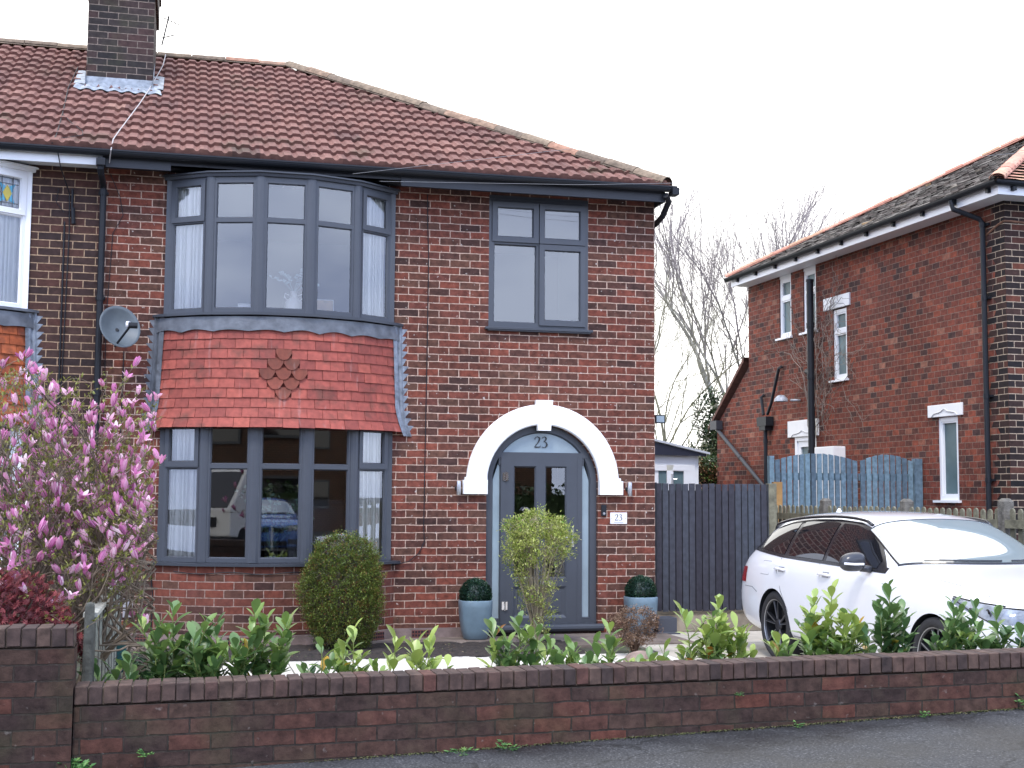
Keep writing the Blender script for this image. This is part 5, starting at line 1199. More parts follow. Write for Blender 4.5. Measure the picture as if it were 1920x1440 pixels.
# ------------------------------------------------------------------ estate car
def car(name, label, paint, xc, yn, flip=1, zg=0.005, detail=True, group=None):
    """nose at yn pointing to -y when flip=1"""
    root = thing(name, label, 'car', (xc, yn+flip*2.3, 0), group)
    def Wd(s_, t, z): return Vector((xc+t*flip, yn+flip*s_, z+zg))
    st = [
     (0.00, [(0, .25), (.45, .25), (.60, .28), (.665, .42), (.665, .55), (.62, .66), (.55, .71), (.42, .735), (.25, .745), (0, .75)]),
     (0.12, [(0, .2), (.6, .2), (.76, .24), (.805, .42), (.805, .58), (.775, .70), (.70, .775), (.52, .81), (.3, .825), (0, .83)]),
     (0.40, [(0, .19), (.66, .19), (.84, .23), (.875, .42), (.875, .62), (.85, .77), (.785, .855), (.60, .885), (.33, .90), (0, .905)]),
     (0.80, [(0, .19), (.68, .19), (.87, .23), (.90, .42), (.902, .63), (.883, .80), (.825, .895), (.63, .93), (.34, .95), (0, .96)]),
     (1.30, [(0, .19), (.70, .19), (.875, .22), (.90, .42), (.903, .63), (.885, .82), (.83, .935), (.69, .975), (.38, 1.005), (0, 1.02)]),
     (1.55, [(0, .19), (.70, .19), (.875, .22), (.90, .42), (.903, .63), (.887, .83), (.835, .945), (.725, 1.00), (.42, 1.105), (0, 1.13)]),
     (1.85, [(0, .19), (.70, .19), (.875, .22), (.90, .42), (.903, .63), (.888, .835), (.838, .952), (.69, 1.16), (.43, 1.25), (0, 1.28)]),
     (2.18, [(0, .19), (.70, .19), (.875, .22), (.90, .42), (.903, .63), (.888, .84), (.84, .958), (.645, 1.305), (.45, 1.365), (0, 1.395)]),
     (2.55, [(0, .19), (.70, .19), (.875, .22), (.90, .42), (.903, .63), (.888, .845), (.842, .963), (.625, 1.36), (.44, 1.41), (0, 1.43)]),
     (3.05, [(0, .19), (.70, .19), (.875, .22), (.90, .42), (.903, .63), (.888, .85), (.842, .97), (.62, 1.367), (.43, 1.42), (0, 1.44)]),
     (3.55, [(0, .19), (.70, .19), (.875, .22), (.902, .42), (.906, .63), (.89, .855), (.838, .98), (.61, 1.35), (.42, 1.405), (0, 1.428)]),
     (4.00, [(0, .2), (.69, .2), (.86, .23), (.895, .42), (.90, .63), (.882, .86), (.815, .995), (.59, 1.31), (.41, 1.375), (0, 1.398)]),
     (4.28, [(0, .22), (.66, .22), (.83, .25), (.872, .43), (.875, .64), (.855, .86), (.785, 1.0), (.565, 1.245), (.39, 1.315), (0, 1.335)]),
     (4.44, [(0, .24), (.62, .24), (.80, .27), (.85, .43), (.85, .65), (.825, .86), (.75, .985), (.56, 1.09), (.37, 1.12), (0, 1.13)]),
     (4.56, [(0, .27), (.58, .27), (.76, .3), (.81, .43), (.81, .64), (.78, .80), (.71, .90), (.53, .935), (.35, .95), (0, .955)]),
     (4.62, [(0, .32), (.52, .32), (.68, .35), (.74, .45), (.74, .62), (.70, .74), (.63, .81), (.48, .84), (.3, .85), (0, .855)])]
    V = []; F = []; n = 10; ring = 2*n-2
    for (s_, pr) in st:
        full = pr+[(-t, z) for (t, z) in pr[-2:0:-1]]
        V += [tuple(Wd(s_, t, z)) for (t, z) in full]
    for i in range(len(st)-1):
        for j in range(ring):
            F.append((i*ring+j, (i+1)*ring+j, (i+1)*ring+(j+1) % ring, i*ring+(j+1) % ring))
    for e in (0, len(st)-1):
        b = e*ring
        for j in range(n-1):
            a0, a1 = b+j, b+j+1; m0, m1 = b+(ring-j) % ring, b+(ring-j-1) % ring
            q = [a0, a1, m1, m0]; q2 = []
            for v in q:
                if v not in q2: q2.append(v)
            F.append(tuple(q2) if e == 0 else tuple(q2[::-1]))
    me = bpy.data.meshes.new('body'); me.from_pydata(V, [], F)
    bm = bmesh.new(); bm.from_mesh(me); bmesh.ops.recalc_face_normals(bm, faces=bm.faces); bm.to_mesh(me); bm.free()
    me.materials.append(paint); me.materials.append(M['black'])
    tmp = bpy.data.objects.new('tmp', me); COL.objects.link(tmp)
    sm = tmp.modifiers.new('s', 'SUBSURF'); sm.levels = sm.render_levels = 3
    cm = MB()
    axles = (.79, 3.60)
    for ax_ in axles:
        for sd_ in (-1, 1):
            A = Wd(ax_, sd_*.56, .325); B = Wd(ax_, sd_*1.2, .325); cm.tube([A, B], .352, 40)
    cutter = cm.build('cut', [M['black'], M['black']]); 
    cutter.data.polygons.foreach_set('material_index', [0]*len(cutter.data.polygons))
    bo = tmp.modifiers.new('b', 'BOOLEAN'); bo.operation = 'DIFFERENCE'; bo.object = cutter; bo.solver = 'EXACT'
    try: bo.material_mode = 'TRANSFER'
    except Exception: pass
    bpy.context.view_layer.update(); dg = bpy.context.evaluated_depsgraph_get()
    ev = tmp.evaluated_get(dg); me2 = bpy.data.meshes.new_from_object(ev)
    bpy.data.objects.remove(tmp); bpy.data.objects.remove(cutter)
    me2.name = 'body'
    bm = bmesh.new(); bm.from_mesh(me2)
    for f in bm.faces: f.smooth = True
    for e in bm.edges:
        if len(e.link_faces) == 2 and e.calc_face_angle(0) > R(35): e.smooth = False
    bm.to_mesh(me2); tree = BVHTree.FromBMesh(bm); bm.free()
    body = bpy.data.objects.new('body', me2); COL.objects.link(body); attach(body, root)
    LW = Vector((flip, 0, 0)); FW = Vector((0, flip, 0))
    def side(s_, z, off=.004, sd_=-1):
        d_ = LW*(-sd_); o_ = Wd(s_, sd_*1.6, z); h = tree.ray_cast(o_, d_)
        if h[0] is None: return Wd(s_, sd_*.9, z)
        nn = h[1] if h[1].dot(d_) < 0 else -h[1]
        return h[0]+nn*off
    def top(s_, t, off=.004):
        h = tree.ray_cast(Wd(s_, t, 3), Vector((0, 0, -1)))
        if h[0] is None: return Wd(s_, t, 1)
        nn = h[1] if h[1].z > 0 else -h[1]
        return h[0]+nn*off
    def front(t, z, off=.004, back=False):
        d_ = FW*(-1 if back else 1); h = tree.ray_cast(Wd(6 if back else -1, t, z), d_)
        if h[0] is None: return Wd(0, t, z)
        nn = h[1] if h[1].dot(d_) < 0 else -h[1]
        return h[0]+nn*off
    def lerp_curve(c, x):
        for (a, b) in zip(c, c[1:]):
            if a[0] <= x <= b[0]: return a[1]+(b[1]-a[1])*(x-a[0])/(b[0]-a[0])
        return c[0][1] if x < c[0][0] else c[-1][1]
    LOW = [(1.5, .94), (1.7, .945), (2.5, .965), (3.5, .985), (4.3, 1.03)]
    UP = [(1.5, .95), (1.62, .965), (1.75, 1.05), (1.95, 1.175), (2.15, 1.268), (2.4, 1.318), (2.8, 1.338), (3.3, 1.336), (3.7, 1.312), (4.0, 1.25), (4.18, 1.17), (4.29, 1.07), (4.34, 1.03)]
    def pane(mb, s0, s1, inset, off, sd_, ns=22, nz=7, slant0=0, slant1=0):
        P = []
        for j in range(nz+1):
            row = []
            for i in range(ns+1):
                u = i/ns; s_ = s0+(s1-s0)*u; lo = lerp_curve(LOW, s_)+inset; hi = max(lo+.004, lerp_curve(UP, s_)-inset)
                z = lo+(hi-lo)*j/nz; sl = slant0*(1-u)+slant1*u
                s2 = s_+sl*(z-lo)
                hi2 = max(lo+.004, lerp_curve(UP, s2)-inset); z = lo+(hi2-lo)*j/nz
                row.append(side(s2, z, off, sd_))
            P.append(row)
        mb.grid(P)
    for sd_ in (-1, 1):
        mb = MB(); pane(mb, 1.58, 4.32, -.012, .004, sd_, ns=70); part('window_surround', mb, M['car_trim'], root, smooth=True)
        mb = MB(); pane(mb, 1.74, 2.62, .016, .008, sd_, ns=26, slant1=.12)
        part('side_window', mb, M['car_glass'], root, smooth=True)
        mb = MB(); pane(mb, 2.69, 3.40, .016, .008, sd_, slant0=.12, slant1=.14); part('side_window', mb, M['car_glass'], root, smooth=True)
        mb = MB(); pane(mb, 3.49, 4.24, .018, .008, sd_, slant0=.12, slant1=.0); part('side_window', mb, M['car_glass'], root, smooth=True)
    # windscreen
    mb = MB(); P = []; Q = []
    for j in range(15):
        v = j/14; row = []; row2 = []
        for i in range(29):
            u = i/14-1
            s0 = 1.25+.30*u*u; s1 = 2.14+.05*u*u
            tw = (.72-.10*v)*u
            row.append(top(s0+(s1-s0)*v, tw, .005)); 
        P.append(row)
    mb.grid(P); part('windscreen', mb, M['car_screen'], root, smooth=True)
    mb = MB(); mb.tube([top(1.24+.30*u*u, .74*u, .006) for u in [i/14-1 for i in range(29)]], .011, 5); 
    for q in (-1, 1): mb.tube([top((1.25+.30)+(2.19-1.55)*v, q*(.725-.10*v), .005) for v in [k/14 for k in range(15)]], .008, 5)
    mb.tube([top(2.145+.05*u*u, .62*u, .005) for u in [i/14-1 for i in range(29)]], .006, 5)
    part('screen_seal', mb, M['car_trim'], root)
    mb = MB()
    for (ta, tb) in ((-.55, .05), (.15, .62)): mb.tube([top(1.28+.30*(t/.72)**2, t, .018) for t in [ta+(tb-ta)*k/6 for k in range(7)]], .008, 5)
    part('wiper', mb, M['car_trim'], root)
    # roof rails and roof trim lines
    for sd_ in (-1, 1):
        pts = []
        for k in range(24):
            s_ = 2.22+(4.18-2.22)*k/23; p_ = top(s_, sd_*.575, .03 if 0 < k < 23 else .004); pts.append(p_)
        mb = MB(); mb.tube(pts, .015, 6); part('roof_rail', mb, M['car_trim'], root, smooth=True)
    mb = MB(); c0 = top(3.95, 0, 0); mb.lathe([(.0, .06), (.012, .055), (.03, .02), (.045, 0)], c0, 12); part('roof_antenna', mb, paint, root, smooth=True)
    # shut lines, handles
    mb = MB()
    def line(pts, rad=.0035): mb.tube([side(a, b, .0005) for a, b in pts], rad, 4)
    line([(1.50, .93), (1.46, .8), (1.45, .5), (1.5, .28)]); line([(2.72, .96), (2.70, .7), (2.66, .45), (2.6, .26)]); line([(3.52, .97), (3.55, .85), (3.42, .66), (3.28, .5), (3.22, .26)])
    line([(1.5, .26), (2.0, .255), (2.6, .255), (3.22, .26)])
    line([(4.33, .66), (4.1, .66), (3.98, .62)]); line([(3.72, .93), (3.9, .93), (3.9, .80), (3.72, .80), (3.72, .93)], .002)
    pts = [top(.32+.9*k/12, -.70-.06*k/12, .0005) for k in range(13)]; mb.tube(pts, .003, 4); mb.tube([top(.13+.2*(t/.7)**2, t, .0005) for t in [-.7+1.4*k/20 for k in range(21)]], .003, 4)
    line([(.18, .48), (.4, .60)], .002)
    part('panel_gap', mb, plain('panel gap', (.08, .08, .09), .6), root)
    for s_ in (2.56, 3.46):
        mb = MB(); mb.tube([side(s_-.11, .862, .012), side(s_-.05, .864, .030), side(s_+.05, .864, .030), side(s_+.11, .862, .012)], .012, 8); part('door_handle', mb, paint, root, smooth=True)
        mb = MB(); P = [[side(s_-.07+.12*i/6, .84+.05*j/3, .003) for i in range(7)] for j in range(4)]; mb.grid(P); part('handle_recess', mb, plain('handle recess', (.25, .25, .27), .5), root)
    # mirrors
    for sd_ in (-1, 1):
        bm = bmesh.new(); bmesh.ops.create_icosphere(bm, subdivisions=3, radius=1); c = Wd(1.83, sd_*1.0, 1.015)
        for v in bm.verts:
            q = v.co; x = math.copysign(abs(q.x)**.75, q.x)*.115; yy = math.copysign(abs(q.y)**.8, q.y)*.075; z = math.copysign(abs(q.z)**.8, q.z)*.08
            yy = yy if q.y < 0 else yy*.45
            v.co = c+Vector((x*1.0, yy*flip, z+(.02*q.x*-sd_ if q.z > 0 else 0)))
        mb = MB(); mb.mesh([v.co[:] for v in bm.verts], [tuple(v.index for v in f.verts) for f in bm.faces]); bm.free()
        mb.tube([Wd(1.80, sd_*.84, .955), Wd(1.82, sd_*.93, .965)], .03, 8)
        part('door_mirror', mb, plain('mirror cap', (.035, .037, .045), .25), root, smooth=True)
        mb = MB(); mb.tube([Wd(1.755, sd_*.93, 1.0), Wd(1.745, sd_*1.02, 1.0), Wd(1.77, sd_*1.10, 1.005)], .010, 6); part('mirror_indicator', mb, M['sign'], root)
    # wheels
    rim_m = plain('graphite alloy', (.05, .052, .06), .3, metal=.7); edge_m = plain('machined alloy', (.35, .36, .38), .3, metal=.9)
    for ax_ in axles:
        for sd_ in (-1, 1):
            c = Wd(ax_, sd_*.775, .325); e = LW*sd_; up_ = Vector((0, 0, 1)); fo = FW
            wh = None
            def P3(r, a, x): return c+e*x+(fo*math.cos(a)+up_*math.sin(a))*r
            mb = MB(); prof = [(.245, -.1), (.30, -.11), (.322, -.1), (.327, -.05), (.327, .05), (.322, .095), (.30, .112), (.255, .108), (.245, .09)]
            mb.grid([[P3(r, 2*math.pi*k/48, x) for k in range(48)] for r, x in prof], close=True)
            tyre = part('wheel', mb, plain('tyre rubber', (.018, .018, .02), .8), root, smooth=True)
            mb = MB(); mb.grid([[P3(r, 2*math.pi*k/48, x) for k in range(48)] for r, x in [(.25, .095), (.243, .10), (.232, .085), (.225, .0), (.225, -.09)]], close=True)
            mb.grid([[P3(r, 2*math.pi*k/24, x) for k in range(24)] for r, x in [(.0, .075), (.05, .078), (.062, .06), (.062, .02)]], close=True)
            for k in range(5):
                for dd in (-.16, .16):
                    a0 = 2*math.pi*k/5+dd*.4+.3; a1 = 2*math.pi*k/5+dd+.3
                    mb.mesh([P3(.05, a0-.14, .07), P3(.05, a0+.14, .07), P3(.235, a1+.045, .088), P3(.235, a1-.045, .088), P3(.05, a0-.14, .03), P3(.05, a0+.14, .03), P3(.235, a1+.045, .05), P3(.235, a1-.045, .05)], [(0, 1, 2, 3), (0, 4, 5, 1), (1, 5, 6, 2), (2, 6, 7, 3), (3, 7, 4, 0)])
            part('rim', mb, rim_m, tyre)
            mb = MB()
            for k in range(5):
                for dd in (-.16, .16):
                    a0 = 2*math.pi*k/5+dd*.4+.3; a1 = 2*math.pi*k/5+dd+.3; sg = 1 if dd > 0 else -1
                    mb.tube([P3(.06, a0+sg*.12, .0735), P3(.23, a1+sg*.04, .09)], .004, 4)
            mb.grid([[P3(r, 2*math.pi*k/48, x) for k in range(48)] for r, x in [(.25, .099), (.246, .103), (.240, .099)]], close=True)
            part('rim_edge', mb, edge_m, tyre)
            mb = MB(); mb.grid([[P3(r, 2*math.pi*k/32, x) for k in range(32)] for r, x in [(.0, .0), (.15, .0), (.15, -.02)]], close=True); part('brake_disc', mb, plain('brake disc', (.12, .12, .12), .4, metal=.8), tyre)
            mb = MB(); mb.grid([[P3(r, 2*math.pi*k/32, x) for k in range(32)] for r, x in [(.0, -.1), (.24, -.1)]], close=True); part('wheel_well', mb, M['black'], tyre)
    # lamps
    for sd_ in (-1, 1):
        mb = MB(); P = []
        for j in range(7):
            row = []
            for i in range(12):
                u = i/11; s_ = .13+.45*u; zl = .655+.12*u; zh = .765+.045*u; row.append(side(s_, zl+(zh-zl)*j/6, .004, sd_))
            P.append(row)
        mb.grid(P)
        P = []
        for j in range(7):
            P.append([front(sd_*(.42+.33*i/8), .635+.02*i/8+(.105)*j/6, .004) for i in range(9)])
        mb.grid(P); hl = part('headlight', mb, plain('headlight', (.17, .19, .22), .08, spec=1, var=.6, vscale=14), root, smooth=True)
        mb = MB(); mb.tube([front(sd_*(.40+.30*i/6), .742+.022*i/6, .004) for i in range(7)]+[side(.16+.42*i/8, .775+.043*i/8, .004, sd_) for i in range(9)], .006, 5)
        mb.tube([front(sd_*(.42+.28*i/6), .632, .004) for i in range(7)]+[side(.16+.42*i/8, .652+.155*i/8, .004, sd_) for i in range(9)], .005, 5)
        for u in (.22, .36):
            c_ = side(u, .72, .003, sd_); mb.lathe([(0, 0), (.02, .004), (.034, 0)], c_, 14, axis='x')
        part('lamp_trim', mb, M['car_trim'], hl)
        mb = MB(); mb.grid([[front(sd_*(.30+.14*i/6), .66+.06*j/4, .007) for i in range(7)] for j in range(5)]); part('nose_trim', mb, M['car_trim'], root)
        mb = MB(); P = [[side(4.30+.26*i/8, .70+.15*j/6, .005, sd_) for i in range(9)] for j in range(7)]; mb.grid(P)
        P = [[front(sd_*(.50+.26*i/6), .71+.13*j/4, .005, True) for i in range(7)] for j in range(5)]; mb.grid(P)
        part('tail_light', mb, plain('tail lamp red', (.28, .008, .01), .12, spec=1), root, smooth=True)
        mb = MB(); P = [[front(sd_*(.03+.30*i/8), .60+.12*j/5-.03*abs(i/8-.1), .006) for i in range(9)] for j in range(6)]; mb.grid(P)
        for i in range(8): mb.tube([front(sd_*(.05+.26*i/7), .60, .012), front(sd_*(.05+.26*i/7), .70, .012)], .005, 4)
        part('grille', mb, M['car_trim'], root)
        mb = MB(); P = [[front(sd_*(.44+.26*i/6), .30+.12*j/4, .005) for i in range(7)] for j in range(5)]; mb.grid(P); part('bumper_vent', mb, M['black'], root)
    mb = MB(); P = [[front(-.42+.84*i/12, .27+.11*j/4, .005) for i in range(13)] for j in range(5)]; mb.grid(P); part('lower_grille', mb, M['black'], root)
    # rear screen
    mb = MB(); P = []
    for j in range(8): P.append([front(-.56+1.12*i/12, 1.02+.22*j/7, .006, True) for i in range(13)])
    mb.grid(P); part('rear_screen', mb, M['car_glass'], root, smooth=True)
    return root
M['car_trim'] = plain('gloss black trim', (.012, .012, .015), .2, spec=.6)
M['car_glass'] = plain('dark privacy glass', (.010, .010, .012), .03, spec=1.0)
M['car_glass'].node_tree.nodes['Principled BSDF'].inputs['IOR'].default_value = 1.5
M['car_screen'] = plain('windscreen', (.24, .29, .30), .04, spec=1.0)
M['car_screen'].node_tree.nodes['Principled BSDF'].inputs['IOR'].default_value = 2.3
white_car_paint = plain('white car paint', (.75, .75, .76), .3, coat=1.0)
blue_car_paint = plain('blue car paint', (.05, .13, .42), .3, coat=1.0)
wc = car('estate_car', 'white estate car parked nose-out on the drive with black roof rails', white_car_paint, 1.155, -6.19)
bc = car('estate_car', 'blue car parked beyond the picket fence at the right edge', blue_car_paint, 3.66, -7.05, zg=.05)
# ------------------------------------------------------------------ plants
def laurel_leaf(mb, p, d, n, ln, wd, c, bend=.25):
    d = d.normalized(); s_ = d.cross(n)
    s_ = s_.normalized() if s_.length > 1e-5 else d.orthogonal().normalized(); n = s_.cross(d).normalized()
    prof = [(0, .06), (.18, .42), (.45, .88), (.68, 1.0), (.88, .66), (1.0, .04)]
    P = [[], [], []]
    for (t, w_) in prof:
        c0 = p+d*(ln*t)-n*(bend*ln*t*t)
        P[0].append(c0-s_*wd*.5*w_+n*wd*.12*w_); P[1].append(c0); P[2].append(c0+s_*wd*.5*w_+n*wd*.12*w_)
    mb.grid(P, uv=float(c))
M['laurel'] = uvramp('laurel leaf', [(0, (.045, .10, .042)), (.3, (.075, .155, .055)), (.6, (.13, .225, .07)), (.84, (.23, .34, .085)), (.965, (.34, .43, .10)), (.985, (.5, .33, .03)), (1, (.45, .16, .03))], rough=.33, spec=.6, trans=.28)
M['laurel_stem'] = plain('laurel stem', (.17, .2, .06), .6)
def laurel(x, y, top_, seed, lab, nst=5, spread=.22, light=.5, zb=.0, lean=None, dens=1.0):
    nst = int(nst*1.9)+1; rs = random.Random(seed); root = thing('laurel_plant', lab, 'laurel', (x, y, zb), 'young laurels behind the low garden wall')
    lf_ = MB(); st = MB()
    for k in range(nst):
        a = rs.uniform(0, 6.28); r = spread*math.sqrt(rs.random()); h = (top_-zb)*(1 if k == 0 else rs.uniform(.62, .95)); 
        if k == 0: r *= .3
        bx, by = x+rs.uniform(-.05, .05), y+rs.uniform(-.04, .04); tx, ty = x+r*math.cos(a)*1.15, y+r*math.sin(a)*.6
        pts = []
        for i in range(7):
            t = i/6; pts.append(Vector((bx+(tx-bx)*t**.8, by+(ty-by)*t**.8, zb+h*.93*t))+Vector((rs.uniform(-.012, .012), rs.uniform(-.012, .012), 0))*(0 if i == 0 else 1))
        st.tube(pts, [.007-.0007*i for i in range(7)], 5)
        nl = int(25*dens*h/.8); ang = rs.uniform(0, 6.28)
        for i in range(nl):
            t = .12+.88*i/max(1, nl-1); q = t*6; i0 = min(5, int(q)); p = pts[i0].lerp(pts[i0+1], q-i0); ax_ = (pts[i0+1]-pts[i0]).normalized()
            ang += 2.4+rs.uniform(-.3, .3); tip = t > .86
            el = rs.uniform(.12, .95) if not tip else rs.uniform(.7, 1.25)
            d_ = Vector((math.cos(ang)*math.cos(el), math.sin(ang)*math.cos(el), math.sin(el)))+ax_*.2
            ln = rs.uniform(.085, .15)*(1 if t < .9 else .85); c = light+rs.gauss(0, .13)+(.22 if t > .7 else -.05); c = min(.955, max(0, c))
            if rs.random() < .012: c = rs.uniform(.975, 1)
            laurel_leaf(lf_, p, d_, Vector((0, 0, 1))-d_*d_.z, ln, ln*rs.uniform(.42, .54), c, rs.uniform(.05, .3))
            # side shoots
            if rs.random() < .10 and .3 < t < .8:
                sh = p+Vector((math.cos(ang), math.sin(ang)*.7, .9)).normalized()*rs.uniform(.1, .18); st.tube([p, sh], .004, 4)
                for j in range(7):
                    a2 = rs.uniform(0, 6.28); e2 = rs.uniform(.5, 1.2); pp = p.lerp(sh, .5+j*.08)
                    laurel_leaf(lf_, pp, Vector((math.cos(a2)*math.cos(e2), math.sin(a2)*math.cos(e2), math.sin(e2))), Vector((0, 0, 1)), ln*.85, ln*.34, min(.95, c+.1), .15)
    part('leaves', lf_, M['laurel'], root, smooth=True); part('stems', st, M['laurel_stem'], root)
    return root
LAU = [(-5.60, .60, .35, 4, 'laurel nearest the old divider fence'), (-5.30, .93, .42, 5, 'tall laurel below the left end of the bay window'), (-5.10, .84, .38, 4, 'dark laurel between the two tallest left-hand laurels'), (-4.90, .90, .55, 5, 'tall laurel left of the rounded box bush'),
       (-4.50, .68, .4, 3, 'small laurel just left of the rounded box bush'), (-4.28, .78, .72, 3, 'upright laurel with pale tips in front of the rounded box bush'), (-4.00, .71, .93, 2, 'thin yellow-green laurel shoot with few leaves'), (-3.80, .69, .95, 2, 'pale lime laurel shoot leaning right below the left pot'),
       (-3.42, .62, .8, 2, 'low laurel with large pale leaves right of the left pot'), (-3.20, .81, .45, 5, 'bushy dark laurel in front of the variegated shrub'), (-2.93, .62, .45, 4, 'low laurel right of the variegated shrub'), (-2.66, .75, .55, 4, 'laurel just left of the withered hydrangea'),
       (-2.22, .60, .5, 3, 'small laurel below the dark gate'), (-1.96, .93, .7, 6, 'bright laurel at the rear wheel of the white car'), (-1.74, .74, .75, 3, 'low bright laurel beside the rear wheel of the white car'), (-1.27, .80, .55, 4, 'laurel below the rear door of the white car'), (-1.14, .99, .75, 6, 'tall yellow-green laurel before the white car doors'), (-.88, .76, .45, 4, 'laurel between the two car wheels'),
       (-.68, 1.03, .3, 4, 'tallest dark laurel before the front wheel of the white car'), (-.20, .80, .25, 2, 'dark laurel right of the front wheel of the white car'), (-.12, .90, .3, 5, 'dark laurel before the headlight of the white car'), (.10, .80, .25, 4, 'last laurel toward the right end of the low wall')]
for i, (x, tp, lt, ns, lab) in enumerate(LAU): laurel(x, -6.38+rnd(-.06, .06), tp, 100+i, lab, ns, spread=.22 if ns > 3 else .13, light=lt, zb=.02, dens=1.15 if ns > 3 else .8)
def twig_shrub(name, lab, cat, c, prof, nleaf, lsize, mat, barkm, seed, nst=26, stem_r=.007, ncl=400, csig=.03, inner=.55, leaf_ar=.6, up=.3, dpow=.5, yr=1.0, stray=.05, densf=None):
    """prof(z) -> radius at height z (0..1 of total height); leaves grow in clusters at twig ends"""
    rs = random.Random(seed); x0, y0, z0, H = c; root = thing(name, lab, cat, (x0, y0, z0))
    lf_ = MB(); st = MB(); lob = [(rs.uniform(0, 6.28), rs.uniform(.1, .95), rs.uniform(-.13, .12)) for _ in range(16)]
    stems = []
    for k in range(nst):
        a = rs.uniform(0, 6.28); zt = rs.uniform(.45, .97); r = prof(zt)*rs.uniform(.3, .92); pts = []
        for i in range(6):
            t = i/5; q = prof(zt*t)*.95; rr = min(r*t**1.2, q if t > .15 else r*t)
            pts.append(Vector((x0+rr*math.cos(a)+rs.uniform(-.012, .012), y0+rr*math.sin(a)*yr+rs.uniform(-.01, .01), z0+H*zt*t)))
        st.tube(pts, [stem_r*(1-.13*i) for i in range(6)], 4, cap=False); stems.append(pts)
    n = 0; guard = 0
    while n < ncl and guard < ncl*40:
        guard += 1
        a = rs.uniform(0, 6.28); zt = rs.uniform(0.02, 1); pr = prof(zt)
        if rs.random() > pr/max(.001, prof.maxr) or (densf and rs.random() > densf(zt)): continue
        bump = 1+sum(cv*math.exp(-((abs((a-ca+math.pi) % (2*math.pi)-math.pi))**2/.25+(zt-cz)**2/.012)) for (ca, cz, cv) in lob)
        rr = pr*bump*(inner+(1-inner)*rs.random()**dpow)
        if rs.random() < stray: rr *= rs.uniform(1.0, 1.13); zt = min(1.03, zt*rs.uniform(.99, 1.04))
        p = Vector((x0+rr*math.cos(a), y0+rr*math.sin(a)*yr, z0+H*zt)); n += 1
        sp = min((q for pts in rs.sample(stems, min(8, len(stems))) for q in pts[2:]), key=lambda q: (q-p).length)
        if (sp-p).length < .3: st.tube([sp, sp.lerp(p, .5)+Vector((0, 0, .015)), p], stem_r*.3, 3, cap=False)
        cb = rs.gauss(.45, .2); out = Vector((math.cos(a), math.sin(a), up+.3)).normalized()
        for j in range(int(nleaf/ncl*rs.uniform(.5, 1.5))):
            q = p+Vector((rs.gauss(0, csig), rs.gauss(0, csig), rs.gauss(0, csig)))
            d_ = (out+Vector((rs.gauss(0, .7), rs.gauss(0, .7), rs.gauss(0, .7)))).normalized()
            leaf_face(lf_, q, d_, Vector((0, 0, 1)), lsize*rs.uniform(.6, 1.35), lsize*leaf_ar, min(1, max(0, cb+rs.gauss(0, .22))))
    part('leaves', lf_, mat, root); part('stems', st, barkm, root)
    return root
def P1(z):
    if z < .04: return .10
    if z < .45: return .23+.17*math.sin((z-.04)/.41*math.pi/2)
    return .40*max(0, 1-((z-.45)/.56)**2.5)**.5
P1.maxr = .40
twig_shrub('box_bush', 'clipped rounded red-green bush in front of the bay window', 'bush', (-3.70, -1.1, .0, 1.15), P1, 46000, .021, uvramp('small red green leaf', [(0, (.07, .10, .025)), (.45, (.15, .21, .04)), (.7, (.22, .27, .05)), (.85, (.22, .14, .04)), (1, (.26, .11, .04))], rough=.5, trans=.25), M['bark'], 11, ncl=2100, csig=.021, inner=.66, dpow=.45, stray=.12)
def P2(z):
    if z < .1: return .07
    if z < .5: return .12+.12*(z-.1)/.4
    if z < .78: return .24+.14*(z-.5)/.28
    return .38*max(0, 1-((z-.78)/.225)**2.6)**.5
P2.maxr = .38
twig_shrub('variegated_shrub', 'leggy yellow-green variegated shrub growing in front of the grey door', 'shrub', (-1.72, -1.2, .0, 1.37), P2, 9000, .036, uvramp('variegated leaf', [(0, (.16, .24, .04)), (.35, (.38, .44, .10)), (.7, (.56, .58, .19)), (.88, (.62, .60, .30)), (1, (.16, .36, .04))], rough=.5, trans=.3), plain('pale twig', (.24, .2, .13), .9, var=.3), 12, nst=60, stem_r=.0065, ncl=430, csig=.03, inner=.2, leaf_ar=.45, dpow=.6, stray=.15, densf=lambda z: 1 if z > .66 else .28)
def P3_(z): return .25*max(0, 1-abs((z-.62)/.42)**2.2)**.5 if z > .25 else .05
P3_.maxr = .25
twig_shrub('dried_hydrangea', 'withered brown shrub with dry flower heads near the right pot', 'shrub', (-.93, -1.96, .0, .45), P3_, 5200, .017, uvramp('dry brown floret', [(0, (.12, .07, .045)), (.6, (.22, .135, .085)), (1, (.34, .24, .16))], rough=.9), plain('brown stem', (.09, .055, .035), .9), 13, nst=40, stem_r=.005, ncl=170, csig=.018, inner=.4, leaf_ar=.9)
